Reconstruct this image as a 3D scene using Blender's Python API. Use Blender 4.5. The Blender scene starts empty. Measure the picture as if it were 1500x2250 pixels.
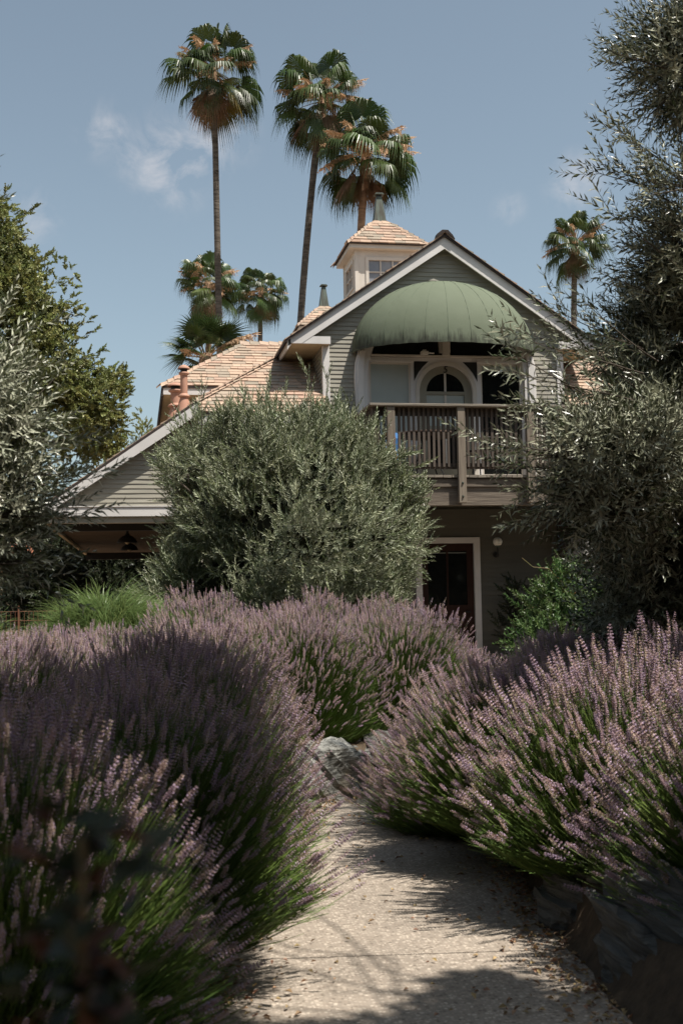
import bpy, math, random
import numpy as np
from mathutils import Vector, Matrix
R = math.radians
random.seed(7); rng = np.random.default_rng(7)
scene = bpy.context.scene
COL = scene.collection

# ------------------------------------------------------------------ camera, sky, sun, exposure
def make_camera():
    yaw, pitch, roll = R(10.0525), R(3.8615), R(-1.0)
    f = Vector((math.sin(yaw)*math.cos(pitch), math.cos(yaw)*math.cos(pitch), math.sin(pitch)))
    r = Vector((math.cos(yaw), -math.sin(yaw), 0)); u = r.cross(f)
    r2 = r*math.cos(roll)+u*math.sin(roll); u2 = -r*math.sin(roll)+u*math.cos(roll)
    cd = bpy.data.cameras.new('camera'); cam = bpy.data.objects.new('camera', cd); COL.objects.link(cam)
    m = Matrix((( r2.x, u2.x, -f.x, 0), (r2.y, u2.y, -f.y, 0), (r2.z, u2.z, -f.z, 1.6), (0, 0, 0, 1)))
    cam.matrix_world = m
    cd.sensor_fit = 'VERTICAL'; cd.sensor_height = 36; cd.sensor_width = 24; cd.lens = 40.8
    cd.clip_start = 0.05; cd.clip_end = 3000
    cd.dof.use_dof = True; cd.dof.focus_distance = 15.5; cd.dof.aperture_fstop = 5.0
    scene.camera = cam
make_camera()

SUN = Vector((0.35, -0.333, 1.0)).normalized()
SUN_EL = math.asin(SUN.z); SUN_AZ = math.atan2(SUN.x, SUN.y)
SKY_STRENGTH = 0.083; SUN_STRENGTH = 4.8; EXPOSURE = 0.55

def make_world():
    w = bpy.data.worlds.new('World'); scene.world = w; w.use_nodes = True
    nt = w.node_tree; nt.nodes.clear(); N = nt.nodes.new; L = nt.links.new
    out = N('ShaderNodeOutputWorld'); bg = N('ShaderNodeBackground'); sky = N('ShaderNodeTexSky')
    sky.sky_type = 'NISHITA'; sky.sun_disc = False; sky.sun_elevation = SUN_EL; sky.sun_rotation = SUN_AZ
    sky.air_density = 1.0; sky.dust_density = 1.6; sky.ozone_density = 1.2; sky.altitude = 50
    hs = N('ShaderNodeHueSaturation'); hs.inputs['Saturation'].default_value = 0.66; hs.inputs['Value'].default_value = 1.0
    L(sky.outputs[0], hs.inputs['Color'])
    tn = N('ShaderNodeMix'); tn.data_type = 'RGBA'; tn.blend_type = 'MULTIPLY'; tn.inputs['Factor'].default_value = 1
    L(hs.outputs[0], tn.inputs[6]); tn.inputs[7].default_value = (1.0, 1.085, 1.04, 1)
    tc = N('ShaderNodeTexCoord')
    noise = N('ShaderNodeTexNoise'); noise.inputs['Scale'].default_value = 26; noise.inputs['Detail'].default_value = 9
    noise.inputs['Roughness'].default_value = .6; noise.inputs['Distortion'].default_value = .5
    L(tc.outputs['Generated'], noise.inputs['Vector'])
    ramp = N('ShaderNodeMapRange'); ramp.inputs[1].default_value = .44; ramp.inputs[2].default_value = .74
    L(noise.outputs[0], ramp.inputs[0])
    total = None
    for d, r, s in [((-.0214, .9284, .371), .022, .8), ((.0019, .9352, .3541), .022, .7), ((.03, .9347, .352), .036, 1.2),
                    ((.0569, .9296, .3642), .03, 1.1), ((.0752, .9255, .3712), .024, .9), ((.352, .8747, .3278), .022, 1.0),
                    ((-.0817, .949, .3044), .022, .8), ((.3052, .9002, .3107), .014, .6), ((-.5, .8, .4), .1, 1.), ((.8, .4, .5), .12, 1.), ((-.6, -.5, .5), .2, 1.)]:
        v = N('ShaderNodeVectorMath'); v.operation = 'DISTANCE'; v.inputs[1].default_value = Vector(d).normalized()
        L(tc.outputs['Generated'], v.inputs[0])
        mr = N('ShaderNodeMapRange'); mr.interpolation_type = 'SMOOTHSTEP'
        mr.inputs[1].default_value = 0; mr.inputs[2].default_value = r*1.5; mr.inputs[3].default_value = s; mr.inputs[4].default_value = 0
        L(v.outputs['Value'], mr.inputs[0])
        if total is None: total = mr.outputs[0]
        else:
            a = N('ShaderNodeMath'); a.operation = 'MAXIMUM'; L(total, a.inputs[0]); L(mr.outputs[0], a.inputs[1]); total = a.outputs[0]
    m = N('ShaderNodeMath'); m.operation = 'MULTIPLY'; L(total, m.inputs[0]); L(ramp.outputs[0], m.inputs[1])
    m.use_clamp = True
    m2 = N('ShaderNodeMath'); m2.operation = 'MULTIPLY'; m2.inputs[1].default_value = .6; L(m.outputs[0], m2.inputs[0])
    mix = N('ShaderNodeMix'); mix.data_type = 'RGBA'
    L(m2.outputs[0], mix.inputs['Factor']); L(tn.outputs[2], mix.inputs[6]); mix.inputs[7].default_value = (7.0, 6.6, 6.6, 1)
    L(mix.outputs[2], bg.inputs[0]); bg.inputs[1].default_value = SKY_STRENGTH
    L(bg.outputs[0], out.inputs[0])
make_world()
sd = bpy.data.lights.new('sun', 'SUN'); sd.energy = SUN_STRENGTH; sd.angle = R(.5); sd.color = (1.0, .945, .86)
so = bpy.data.objects.new('sun', sd); COL.objects.link(so); so.rotation_euler = SUN.to_track_quat('Z', 'Y').to_euler(); so.location = (0, 0, 40)
vs = scene.view_settings; vs.view_transform = 'Standard'; vs.look = 'None'; vs.gamma = 1; vs.use_curve_mapping = False; vs.exposure = EXPOSURE
scene.render.engine = 'CYCLES'
scene.cycles.use_denoising = True
scene.cycles.max_bounces = 6; scene.cycles.transparent_max_bounces = 8
scene.cycles.diffuse_bounces = 3; scene.cycles.glossy_bounces = 3; scene.cycles.transmission_bounces = 3
scene.cycles.sample_clamp_indirect = 4

# ------------------------------------------------------------------ materials
def nodes(name):
    m = bpy.data.materials.new(name); m.use_nodes = True; nt = m.node_tree
    b = nt.nodes['Principled BSDF']
    return m, nt, b, nt.nodes.new, nt.links.new
def setb(b, rough=.7, spec=.3, metal=0):
    b.inputs['Roughness'].default_value = rough; b.inputs['Specular IOR Level'].default_value = spec; b.inputs['Metallic'].default_value = metal
def mat_basic(name, c, c2=None, scale=6, rough=.75, spec=.3, metal=0, bump=.0, bscale=60, stretch=(1, 1, 1), rand=0.0, detail=6):
    """base colour varied by noise between c and c2 in object space, fine bump, per-object value jitter"""
    m, nt, b, N, L = nodes(name); setb(b, rough, spec, metal)
    c2 = c2 or tuple(x*.82 for x in c)
    tc = N('ShaderNodeTexCoord'); mp = N('ShaderNodeMapping'); mp.inputs['Scale'].default_value = stretch
    L(tc.outputs['Object'], mp.inputs[0])
    oi = N('ShaderNodeObjectInfo'); add = N('ShaderNodeVectorMath'); add.operation = 'ADD'
    sc = N('ShaderNodeVectorMath'); sc.operation = 'SCALE'; sc.inputs['Scale'].default_value = 17.0
    L(oi.outputs['Random'], sc.inputs[0]); L(mp.outputs[0], add.inputs[0]); L(sc.outputs[0], add.inputs[1])
    n = N('ShaderNodeTexNoise'); n.inputs['Scale'].default_value = scale; n.inputs['Detail'].default_value = detail; L(add.outputs[0], n.inputs[0])
    mr = N('ShaderNodeMapRange'); mr.inputs[1].default_value = .3; mr.inputs[2].default_value = .7; L(n.outputs[0], mr.inputs[0])
    mix = N('ShaderNodeMix'); mix.data_type = 'RGBA'; mix.inputs[6].default_value = (*c, 1); mix.inputs[7].default_value = (*c2, 1)
    L(mr.outputs[0], mix.inputs['Factor']); col = mix.outputs[2]
    if rand:
        hs = N('ShaderNodeHueSaturation'); r = N('ShaderNodeMapRange'); r.inputs[3].default_value = 1-rand; r.inputs[4].default_value = 1+rand
        L(oi.outputs['Random'], r.inputs[0]); L(r.outputs[0], hs.inputs['Value']); L(col, hs.inputs['Color']); col = hs.outputs[0]
    L(col, b.inputs['Base Color'])
    if bump:
        n2 = N('ShaderNodeTexNoise'); n2.inputs['Scale'].default_value = bscale; n2.inputs['Detail'].default_value = 5; L(mp.outputs[0], n2.inputs[0])
        bp = N('ShaderNodeBump'); bp.inputs['Strength'].default_value = bump; bp.inputs['Distance'].default_value = .01
        L(n2.outputs[0], bp.inputs['Height']); L(bp.outputs[0], b.inputs['Normal'])
    return m
def mat_leaf(name, top, under, rough=.45, trans=.35, var=.35, spec=.45, hue=.02):
    """two-sided leaf: upper and under side have their own colour; per-instance jitter; light passes through"""
    m, nt, b, N, L = nodes(name); setb(b, rough, spec)
    g = N('ShaderNodeNewGeometry'); oi = N('ShaderNodeObjectInfo')
    mix = N('ShaderNodeMix'); mix.data_type = 'RGBA'; mix.inputs[6].default_value = (*top, 1); mix.inputs[7].default_value = (*under, 1)
    L(g.outputs['Backfacing'], mix.inputs['Factor'])
    hs = N('ShaderNodeHueSaturation')
    r = N('ShaderNodeMapRange'); r.inputs[3].default_value = 1-var; r.inputs[4].default_value = 1+var; L(oi.outputs['Random'], r.inputs[0]); L(r.outputs[0], hs.inputs['Value'])
    wn = N('ShaderNodeMath'); wn.operation = 'MULTIPLY'; wn.inputs[1].default_value = 7.31; L(oi.outputs['Random'], wn.inputs[0])
    fr = N('ShaderNodeMath'); fr.operation = 'FRACT'; L(wn.outputs[0], fr.inputs[0])
    r2 = N('ShaderNodeMapRange'); r2.inputs[3].default_value = .5-hue; r2.inputs[4].default_value = .5+hue; L(fr.outputs[0], r2.inputs[0]); L(r2.outputs[0], hs.inputs['Hue'])
    L(mix.outputs[2], hs.inputs['Color']); L(hs.outputs[0], b.inputs['Base Color'])
    tr = N('ShaderNodeBsdfTranslucent'); L(hs.outputs[0], tr.inputs[0])
    ms = N('ShaderNodeMixShader'); ms.inputs[0].default_value = trans; L(b.outputs[0], ms.inputs[1]); L(tr.outputs[0], ms.inputs[2])
    L(ms.outputs[0], nt.nodes['Material Output'].inputs[0])
    return m
def mat_shingle(name):
    m, nt, b, N, L = nodes(name); setb(b, .95, .1)
    oi = N('ShaderNodeObjectInfo'); at = N('ShaderNodeAttribute'); at.attribute_name = 'tint'
    ad = N('ShaderNodeMath'); ad.operation = 'ADD'; L(oi.outputs['Random'], ad.inputs[0]); L(at.outputs['Fac'], ad.inputs[1])
    fr = N('ShaderNodeMath'); fr.operation = 'FRACT'; L(ad.outputs[0], fr.inputs[0])
    cr = N('ShaderNodeValToRGB'); cr.color_ramp.interpolation = 'LINEAR'
    e = cr.color_ramp.elements; e[0].position = 0; e[0].color = (.46, .30, .215, 1); e[1].position = 1; e[1].color = (.42, .255, .18, 1)
    for p, c in [(.2, (.52, .36, .26)), (.4, (.44, .27, .20)), (.58, (.40, .31, .235)), (.72, (.30, .245, .19)), (.86, (.48, .33, .24))]:
        x = e.new(p); x.color = (*c, 1)
    L(fr.outputs[0], cr.inputs[0])
    tc = N('ShaderNodeTexCoord'); n = N('ShaderNodeTexNoise'); n.inputs['Scale'].default_value = 90; n.inputs['Detail'].default_value = 4; L(tc.outputs['Object'], n.inputs[0])
    n3 = N('ShaderNodeTexNoise'); n3.inputs['Scale'].default_value = 2.3; L(tc.outputs['Object'], n3.inputs[0])
    sm = N('ShaderNodeMath'); sm.operation = 'ADD'; L(n.outputs[0], sm.inputs[0]); L(n3.outputs[0], sm.inputs[1])
    mr = N('ShaderNodeMapRange'); mr.inputs[1].default_value = .6; mr.inputs[2].default_value = 1.4; mr.inputs[3].default_value = .58; mr.inputs[4].default_value = 1.1; L(sm.outputs[0], mr.inputs[0])
    hs = N('ShaderNodeHueSaturation'); L(mr.outputs[0], hs.inputs['Value']); L(cr.outputs[0], hs.inputs['Color']); hs.inputs['Saturation'].default_value = .88; hs.inputs['Hue'].default_value = .506
    L(hs.outputs[0], b.inputs['Base Color'])
    bp = N('ShaderNodeBump'); bp.inputs['Strength'].default_value = .5; bp.inputs['Distance'].default_value = .004; L(n.outputs[0], bp.inputs['Height']); L(bp.outputs[0], b.inputs['Normal'])
    return m
def mat_awning():
    m, nt, b, N, L = nodes('awning_canvas'); setb(b, .8, .25)
    g = N('ShaderNodeNewGeometry'); sx = N('ShaderNodeSeparateXYZ'); L(g.outputs['Position'], sx.inputs[0])
    base = N('ShaderNodeTexNoise'); base.inputs['Scale'].default_value = 3.0; base.inputs['Detail'].default_value = 7; L(g.outputs['Position'], base.inputs[0])
    mix = N('ShaderNodeMix'); mix.data_type = 'RGBA'; mix.inputs[6].default_value = (.115, .135, .09, 1); mix.inputs[7].default_value = (.14, .162, .112, 1); L(base.outputs[0], mix.inputs['Factor'])
    # mildew: streaks rising from the rim, in places
    mp = N('ShaderNodeMapping'); mp.inputs['Scale'].default_value = (16, 16, 2.2); L(g.outputs['Position'], mp.inputs[0])
    n = N('ShaderNodeTexNoise'); n.inputs['Scale'].default_value = 1; n.inputs['Detail'].default_value = 8; n.inputs['Roughness'].default_value = .7; L(mp.outputs[0], n.inputs[0])
    n2 = N('ShaderNodeTexNoise'); n2.inputs['Scale'].default_value = 1.7; n2.inputs['Detail'].default_value = 3; L(g.outputs['Position'], n2.inputs[0])
    zr = N('ShaderNodeMapRange'); zr.inputs[1].default_value = 6.05; zr.inputs[2].default_value = 5.62; L(sx.outputs['Z'], zr.inputs[0])
    a = N('ShaderNodeMath'); a.operation = 'MULTIPLY'; L(zr.outputs[0], a.inputs[0]); L(n2.outputs[0], a.inputs[1])
    ad = N('ShaderNodeMath'); ad.operation = 'ADD'; L(a.outputs[0], ad.inputs[0]); L(n.outputs[0], ad.inputs[1])
    mr = N('ShaderNodeMapRange'); mr.inputs[1].default_value = .80; mr.inputs[2].default_value = 1.06; L(ad.outputs[0], mr.inputs[0]); mr.inputs[4].default_value = .85
    mx = N('ShaderNodeMix'); mx.data_type = 'RGBA'; L(mr.outputs[0], mx.inputs['Factor']); L(mix.outputs[2], mx.inputs[6]); mx.inputs[7].default_value = (.035, .036, .026, 1)
    L(mx.outputs[2], b.inputs['Base Color'])
    w = N('ShaderNodeTexNoise'); w.inputs['Scale'].default_value = 220; L(g.outputs['Position'], w.inputs[0])
    bp = N('ShaderNodeBump'); bp.inputs['Strength'].default_value = .25; bp.inputs['Distance'].default_value = .003; L(w.outputs[0], bp.inputs['Height'])
    w2 = N('ShaderNodeTexNoise'); w2.inputs['Scale'].default_value = 5; w2.inputs['Detail'].default_value = 3; L(g.outputs['Position'], w2.inputs[0])
    b2 = N('ShaderNodeBump'); b2.inputs['Strength'].default_value = .25; b2.inputs['Distance'].default_value = .02; L(w2.outputs[0], b2.inputs['Height']); L(bp.outputs[0], b2.inputs['Normal']); L(b2.outputs[0], b.inputs['Normal'])
    return m
def mat_path():
    m, nt, b, N, L = nodes('exposed_aggregate'); setb(b, .85, .3)
    g = N('ShaderNodeNewGeometry')
    ds = N('ShaderNodeTexNoise'); ds.inputs['Scale'].default_value = 30; L(g.outputs['Position'], ds.inputs[0])
    jit = N('ShaderNodeVectorMath'); jit.operation = 'SCALE'; jit.inputs['Scale'].default_value = .012; L(ds.outputs['Color'], jit.inputs[0])
    ps = N('ShaderNodeVectorMath'); ps.operation = 'ADD'; L(g.outputs['Position'], ps.inputs[0]); L(jit.outputs[0], ps.inputs[1])
    v = N('ShaderNodeTexVoronoi'); v.inputs['Scale'].default_value = 60; v.inputs['Randomness'].default_value = 1; L(ps.outputs[0], v.inputs[0])
    cr = N('ShaderNodeValToRGB'); e = cr.color_ramp.elements
    e[0].position = 0; e[0].color = (.17, .14, .11, 1); e[1].position = 1; e[1].color = (.54, .465, .38, 1)
    for p, c in [(.3, (.28, .23, .185)), (.55, (.34, .285, .23)), (.8, (.43, .365, .30)), (.9, (.46, .39, .32))]:
        x = e.new(p); x.color = (*c, 1)
    sp = N('ShaderNodeSeparateColor'); L(v.outputs['Color'], sp.inputs[0]); L(sp.outputs[0], cr.inputs[0])
    dm = N('ShaderNodeMapRange'); dm.inputs[1].default_value = .38; dm.inputs[2].default_value = .62; L(v.outputs['Distance'], dm.inputs[0])
    grout = N('ShaderNodeMix'); grout.data_type = 'RGBA'; L(dm.outputs[0], grout.inputs['Factor']); L(cr.outputs[0], grout.inputs[6]); grout.inputs[7].default_value = (.29, .245, .20, 1)
    n = N('ShaderNodeTexNoise'); n.inputs['Scale'].default_value = 1.3; n.inputs['Detail'].default_value = 8; n.inputs['Roughness'].default_value = .65; L(g.outputs['Position'], n.inputs[0])
    mr = N('ShaderNodeMapRange'); mr.inputs[1].default_value = .3; mr.inputs[2].default_value = .7; mr.inputs[3].default_value = .82; mr.inputs[4].default_value = 1.2; L(n.outputs[0], mr.inputs[0])
    hs = N('ShaderNodeHueSaturation'); L(mr.outputs[0], hs.inputs['Value']); L(grout.outputs[2], hs.inputs['Color']); L(hs.outputs[0], b.inputs['Base Color'])
    bp = N('ShaderNodeBump'); bp.inputs['Strength'].default_value = .55; bp.inputs['Distance'].default_value = .004; bp.invert = True; L(v.outputs['Distance'], bp.inputs['Height']); L(bp.outputs[0], b.inputs['Normal'])
    return m
def mat_rock(name, c1=(.17, .17, .155), c2=(.31, .30, .27), tan=(.30, .22, .12)):
    m, nt, b, N, L = nodes(name); setb(b, .8, .4)
    tc = N('ShaderNodeTexCoord'); mp = N('ShaderNodeMapping'); mp.inputs['Rotation'].default_value = (.5, .35, .2); mp.inputs['Scale'].default_value = (4, 4, 34)
    L(tc.outputs['Object'], mp.inputs[0])
    n = N('ShaderNodeTexNoise'); n.inputs['Scale'].default_value = 1.2; n.inputs['Detail'].default_value = 10; n.inputs['Roughness'].default_value = .62; n.inputs['Distortion'].default_value = .7; L(mp.outputs[0], n.inputs[0])
    cr = N('ShaderNodeValToRGB'); e = cr.color_ramp.elements; e[0].position = .3; e[0].color = (*[x*.35 for x in c1], 1); e[1].position = .72; e[1].color = (*c2, 1)
    x = e.new(.45); x.color = (*c1, 1)
    L(n.outputs[0], cr.inputs[0])
    n2 = N('ShaderNodeTexNoise'); n2.inputs['Scale'].default_value = 2.2; n2.inputs['Detail'].default_value = 4; L(tc.outputs['Object'], n2.inputs[0])
    mr = N('ShaderNodeMapRange'); mr.inputs[1].default_value = .58; mr.inputs[2].default_value = .7; mr.inputs[4].default_value = .6; L(n2.outputs[0], mr.inputs[0])
    mx = N('ShaderNodeMix'); mx.data_type = 'RGBA'; L(mr.outputs[0], mx.inputs['Factor']); L(cr.outputs[0], mx.inputs[6]); mx.inputs[7].default_value = (*tan, 1)
    L(mx.outputs[2], b.inputs['Base Color'])
    bp = N('ShaderNodeBump'); bp.inputs['Strength'].default_value = 1.0; bp.inputs['Distance'].default_value = .05; L(n.outputs[0], bp.inputs['Height']); L(bp.outputs[0], b.inputs['Normal'])
    return m
def mat_wood(name, c, c2, along='X', rough=.85, rand=.12):
    st = {'X': (1.2, 22, 22), 'Z': (22, 22, 1.2), 'Y': (22, 1.2, 22)}[along]
    return mat_basic(name, c, c2, scale=1.6, rough=rough, spec=.2, bump=.5, bscale=4, stretch=st, rand=rand, detail=9)
def mat_trunk(name, c, c2, ring=14):
    m, nt, b, N, L = nodes(name); setb(b, .95, .1)
    tc = N('ShaderNodeTexCoord'); mp = N('ShaderNodeMapping'); mp.inputs['Scale'].default_value = (2.5, 2.5, ring); L(tc.outputs['Object'], mp.inputs[0])
    n = N('ShaderNodeTexNoise'); n.inputs['Scale'].default_value = 1.0; n.inputs['Detail'].default_value = 9; n.inputs['Distortion'].default_value = .6; L(mp.outputs[0], n.inputs[0])
    mr = N('ShaderNodeMapRange'); mr.inputs[1].default_value = .35; mr.inputs[2].default_value = .65; L(n.outputs[0], mr.inputs[0])
    mix = N('ShaderNodeMix'); mix.data_type = 'RGBA'; mix.inputs[6].default_value = (*c, 1); mix.inputs[7].default_value = (*c2, 1); L(mr.outputs[0], mix.inputs['Factor']); L(mix.outputs[2], b.inputs['Base Color'])
    bp = N('ShaderNodeBump'); bp.inputs['Strength'].default_value = .8; bp.inputs['Distance'].default_value = .03; L(n.outputs[0], bp.inputs['Height']); L(bp.outputs[0], b.inputs['Normal'])
    return m
M = {}
M['siding'] = mat_basic('sage_siding_paint', (.33, .305, .25), (.26, .243, .20), scale=2.2, rough=.6, spec=.35, bump=.12, bscale=40, stretch=(1, 4, 4), rand=.05)
M['white'] = mat_basic('off_white_trim_paint', (.70, .665, .64), (.60, .57, .545), scale=2.5, rough=.55, spec=.35, bump=.08, bscale=50)
M['cream'] = mat_basic('cream_paint', (.66, .60, .53), (.57, .515, .45), scale=2.2, rough=.6, bump=.08, bscale=40)
M['creamtrim'] = mat_basic('warm_white_trim_paint', (.63, .575, .51), (.55, .50, .43), scale=3, rough=.55)
M['doorpaint'] = mat_basic('khaki_door_paint', (.30, .28, .22), (.26, .24, .185), scale=3, rough=.5)
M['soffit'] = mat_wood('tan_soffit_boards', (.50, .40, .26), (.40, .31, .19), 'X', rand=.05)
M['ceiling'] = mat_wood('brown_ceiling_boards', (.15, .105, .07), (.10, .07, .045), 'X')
M['shingle'] = mat_shingle('peach_asphalt_shingle')
M['edge'] = mat_basic('dark_shingle_edge', (.035, .028, .026), (.06, .045, .04), scale=20, rough=.95)
M['awning'] = mat_awning()
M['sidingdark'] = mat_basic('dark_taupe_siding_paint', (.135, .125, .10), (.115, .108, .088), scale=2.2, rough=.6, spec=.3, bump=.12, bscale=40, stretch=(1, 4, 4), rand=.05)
M['awnseam'] = mat_basic('awning_seam', (.15, .18, .125), (.12, .15, .10), scale=5)
M['dark'] = mat_basic('dark_metal', (.015, .014, .013), rough=.55, spec=.4)
M['glass'] = mat_basic('dark_window_glass', (.008, .009, .009), (.012, .013, .012), rough=.04, spec=.6)
M['shade'] = mat_basic('pale_roller_shade', (.40, .43, .40), (.36, .39, .36), scale=4, rough=.35, spec=.4, bump=.05, bscale=200)
M['cupglass'] = mat_basic('curtained_window_glass', (.17, .18, .21), (.30, .29, .29), scale=3, rough=.08, spec=.6)
M['woodbal'] = mat_wood('weathered_baluster_wood', (.125, .10, .082), (.085, .067, .055), 'Z')
M['woodpost'] = mat_wood('weathered_post_wood', (.24, .20, .155), (.15, .12, .095), 'Z')
M['woodrail'] = mat_wood('weathered_rail_wood', (.27, .235, .19), (.19, .16, .13), 'X')
M['woodbeam'] = mat_wood('weathered_beam_wood', (.20, .165, .13), (.10, .08, .065), 'X', rand=.1)
M['reddoor'] = mat_wood('red_brown_door_wood', (.045, .018, .012), (.026, .011, .008), 'Z', rough=.5)
M['brownpost'] = mat_wood('dark_brown_post', (.05, .03, .022), (.03, .018, .014), 'Z', rough=.7)
M['copper'] = mat_basic('weathered_copper', (.10, .125, .105), (.055, .05, .04), scale=2.5, rough=.6, metal=.3, stretch=(8, 8, 1))
M['pipe'] = mat_basic('salmon_painted_flue', (.46, .26, .185), (.38, .2, .14), scale=5, rough=.7)
M['globe'] = mat_basic('opal_glass', (.75, .72, .66), (.7, .68, .6), rough=.3, spec=.5)
M['path'] = mat_path()
M['soil'] = mat_basic('dry_soil_and_mulch', (.11, .078, .05), (.06, .042, .028), scale=14, rough=.95, bump=.8, bscale=40)
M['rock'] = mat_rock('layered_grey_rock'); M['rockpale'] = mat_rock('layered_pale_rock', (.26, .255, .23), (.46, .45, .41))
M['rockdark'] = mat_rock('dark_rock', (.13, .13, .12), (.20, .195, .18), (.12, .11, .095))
M['bark'] = mat_trunk('grey_olive_bark', (.12, .10, .08), (.05, .042, .035), 3)
M['palmbark'] = mat_trunk('ringed_palm_bark', (.15, .13, .11), (.06, .052, .045), 16)
M['palmbarkred'] = mat_trunk('reddish_palm_bark', (.30, .19, .12), (.17, .10, .07), 12)
M['olive'] = mat_leaf('olive_leaf', (.055, .070, .028), (.34, .35, .25), rough=.3, trans=.12, var=.3, spec=.6)
M['olivel'] = mat_leaf('sunlit_silvery_olive_leaf', (.12, .14, .07), (.44, .45, .34), rough=.34, trans=.16, var=.3, spec=.55)  # lighter copy of the olive leaf, sunlight put into its colour
M['olivec'] = mat_leaf('bushy_olive_leaf', (.14, .17, .075), (.40, .42, .29), rough=.42, trans=.15, var=.4)
M['oak'] = mat_leaf('oak_leaf', (.19, .205, .06), (.25, .265, .10), rough=.45, trans=.22, var=.4, hue=.025)
M['greenleaf'] = mat_leaf('fresh_green_leaf', (.075, .135, .035), (.12, .18, .065), rough=.42, trans=.35, var=.35)
M['darkleaf'] = mat_leaf('dark_evergreen_leaf', (.020, .028, .012), (.035, .045, .02), rough=.5, trans=.2, var=.5)
M['palm'] = mat_leaf('palm_frond_green', (.036, .060, .013), (.06, .088, .024), rough=.38, trans=.25, var=.35, spec=.5)
M['palmyoung'] = mat_leaf('palm_frond_fresh', (.05, .10, .02), (.09, .15, .04), rough=.42, trans=.4, var=.25)
M['palmyellow'] = mat_leaf('palm_frond_yellowing', (.20, .15, .03), (.24, .18, .05), rough=.5, trans=.35)
M['palmdead'] = mat_leaf('palm_frond_dead', (.20, .125, .07), (.16, .10, .055), rough=.7, trans=.2, var=.3)
M['inflo'] = mat_basic('peach_palm_blossom', (.62, .43, .27), (.5, .32, .19), rough=.8)
M['petiole'] = mat_basic('palm_petiole', (.15, .15, .05), (.18, .10, .05), rough=.5)
M['grassblade'] = mat_leaf('ornamental_grass_blade', (.15, .22, .065), (.19, .25, .09), rough=.42, trans=.4, var=.3)
M['lavstem'] = mat_leaf('lavender_stem', (.14, .21, .05), (.14, .21, .05), rough=.5, trans=.1, var=.35)
def mat_calyx():
    m, nt, b, N, L = nodes('lavender_calyx'); setb(b, .7, .2)
    oi = N('ShaderNodeObjectInfo'); cr = N('ShaderNodeValToRGB'); e = cr.color_ramp.elements
    e[0].position = 0; e[0].color = (.33, .235, .31, 1); e[1].position = 1; e[1].color = (.24, .19, .145, 1)
    for p, c in [(.2, (.44, .305, .34)), (.45, (.53, .37, .35)), (.72, (.56, .42, .34)), (.88, (.40, .33, .22))]:
        x = e.new(p); x.color = (*c, 1)
    L(oi.outputs['Random'], cr.inputs[0]); L(cr.outputs[0], b.inputs['Base Color'])
    tr = N('ShaderNodeBsdfTranslucent'); L(cr.outputs[0], tr.inputs[0]); ms = N('ShaderNodeMixShader'); ms.inputs[0].default_value = .2
    L(b.outputs[0], ms.inputs[1]); L(tr.outputs[0], ms.inputs[2]); L(ms.outputs[0], nt.nodes['Material Output'].inputs[0]); return m
M['lavcalyx'] = mat_calyx()
M['lavpetal'] = mat_leaf('lavender_petal', (.49, .36, .50), (.49, .36, .50), rough=.7, trans=.2, var=.35, spec=.2, hue=.03)
M['lavdry'] = mat_leaf('lavender_dried_floret', (.55, .42, .35), (.55, .42, .35), rough=.7, trans=.3, var=.25, spec=.2)
M['lavleaf'] = mat_leaf('lavender_leaf', (.05, .085, .028), (.075, .11, .045), rough=.6, trans=.2, var=.3)
M['drystem'] = mat_basic('dry_twig', (.20, .15, .09), rough=.8)
M['core'] = mat_basic('painted_shade_core', (.018, .02, .010), (.03, .028, .016), scale=14, rough=1)  # near-black: shade inside crowns and bushes put into the colour
M['litter'] = mat_leaf('fallen_leaf', (.30, .17, .08), (.36, .24, .13), rough=.7, trans=.15, var=.45, hue=.03)
M['orange'] = mat_basic('salmon_parasol_cloth', (.72, .30, .17), (.66, .26, .15), rough=.8)
M['rust'] = mat_basic('rusty_steel', (.20, .085, .05), (.12, .05, .03), rough=.8)
M['dirt'] = mat_basic('tan_dry_ground', (.36, .27, .19), (.28, .2, .14), scale=.6, rough=.95, bump=.3, bscale=8)
M['blueband'] = mat_basic('blue_cloth', (.10, .28, .62), rough=.8); M['orangeband'] = mat_basic('orange_cloth', (.55, .20, .06), rough=.8)
M['chair'] = mat_basic('dark_wicker', (.03, .022, .018), (.05, .035, .028), rough=.5)
M['tabletop'] = mat_basic('table_rim_metal', (.10, .07, .055), rough=.4)
M['greywall'] = mat_basic('grey_panel_paint', (.40, .39, .37), rough=.6)
M['redleaf'] = mat_leaf('reddish_new_leaf', (.07, .025, .012), (.09, .04, .02), rough=.5, trans=.35)
M['nearleaf'] = mat_leaf('dark_green_near_leaf', (.022, .035, .012), (.035, .05, .02), rough=.5, trans=.3)

# ------------------------------------------------------------------ mesh helpers
def raw_mesh(name, V, F, mats, mi=None, smooth=False):
    me = bpy.data.meshes.new(name)
    V = np.asarray(V, dtype=np.float32).reshape(-1, 3)
    if isinstance(F, np.ndarray):
        k = F.shape[1]; nF = len(F)
        me.vertices.add(len(V)); me.vertices.foreach_set('co', V.ravel())
        me.loops.add(nF*k); me.loops.foreach_set('vertex_index', F.astype(np.int32).ravel())
        me.polygons.add(nF); me.polygons.foreach_set('loop_start', np.arange(nF, dtype=np.int32)*k)
        me.polygons.foreach_set('loop_total', np.full(nF, k, np.int32))
        me.update(calc_edges=True)
    else:
        me.from_pydata([tuple(map(float, v)) for v in V], [], F); me.update()
    for m in (mats if isinstance(mats, (list, tuple)) else [mats]): me.materials.append(m)
    if mi is not None: me.polygons.foreach_set('material_index', np.asarray(mi, np.int32))
    me.polygons.foreach_set('use_smooth', np.full(len(me.polygons), bool(smooth)))
    return me
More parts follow.
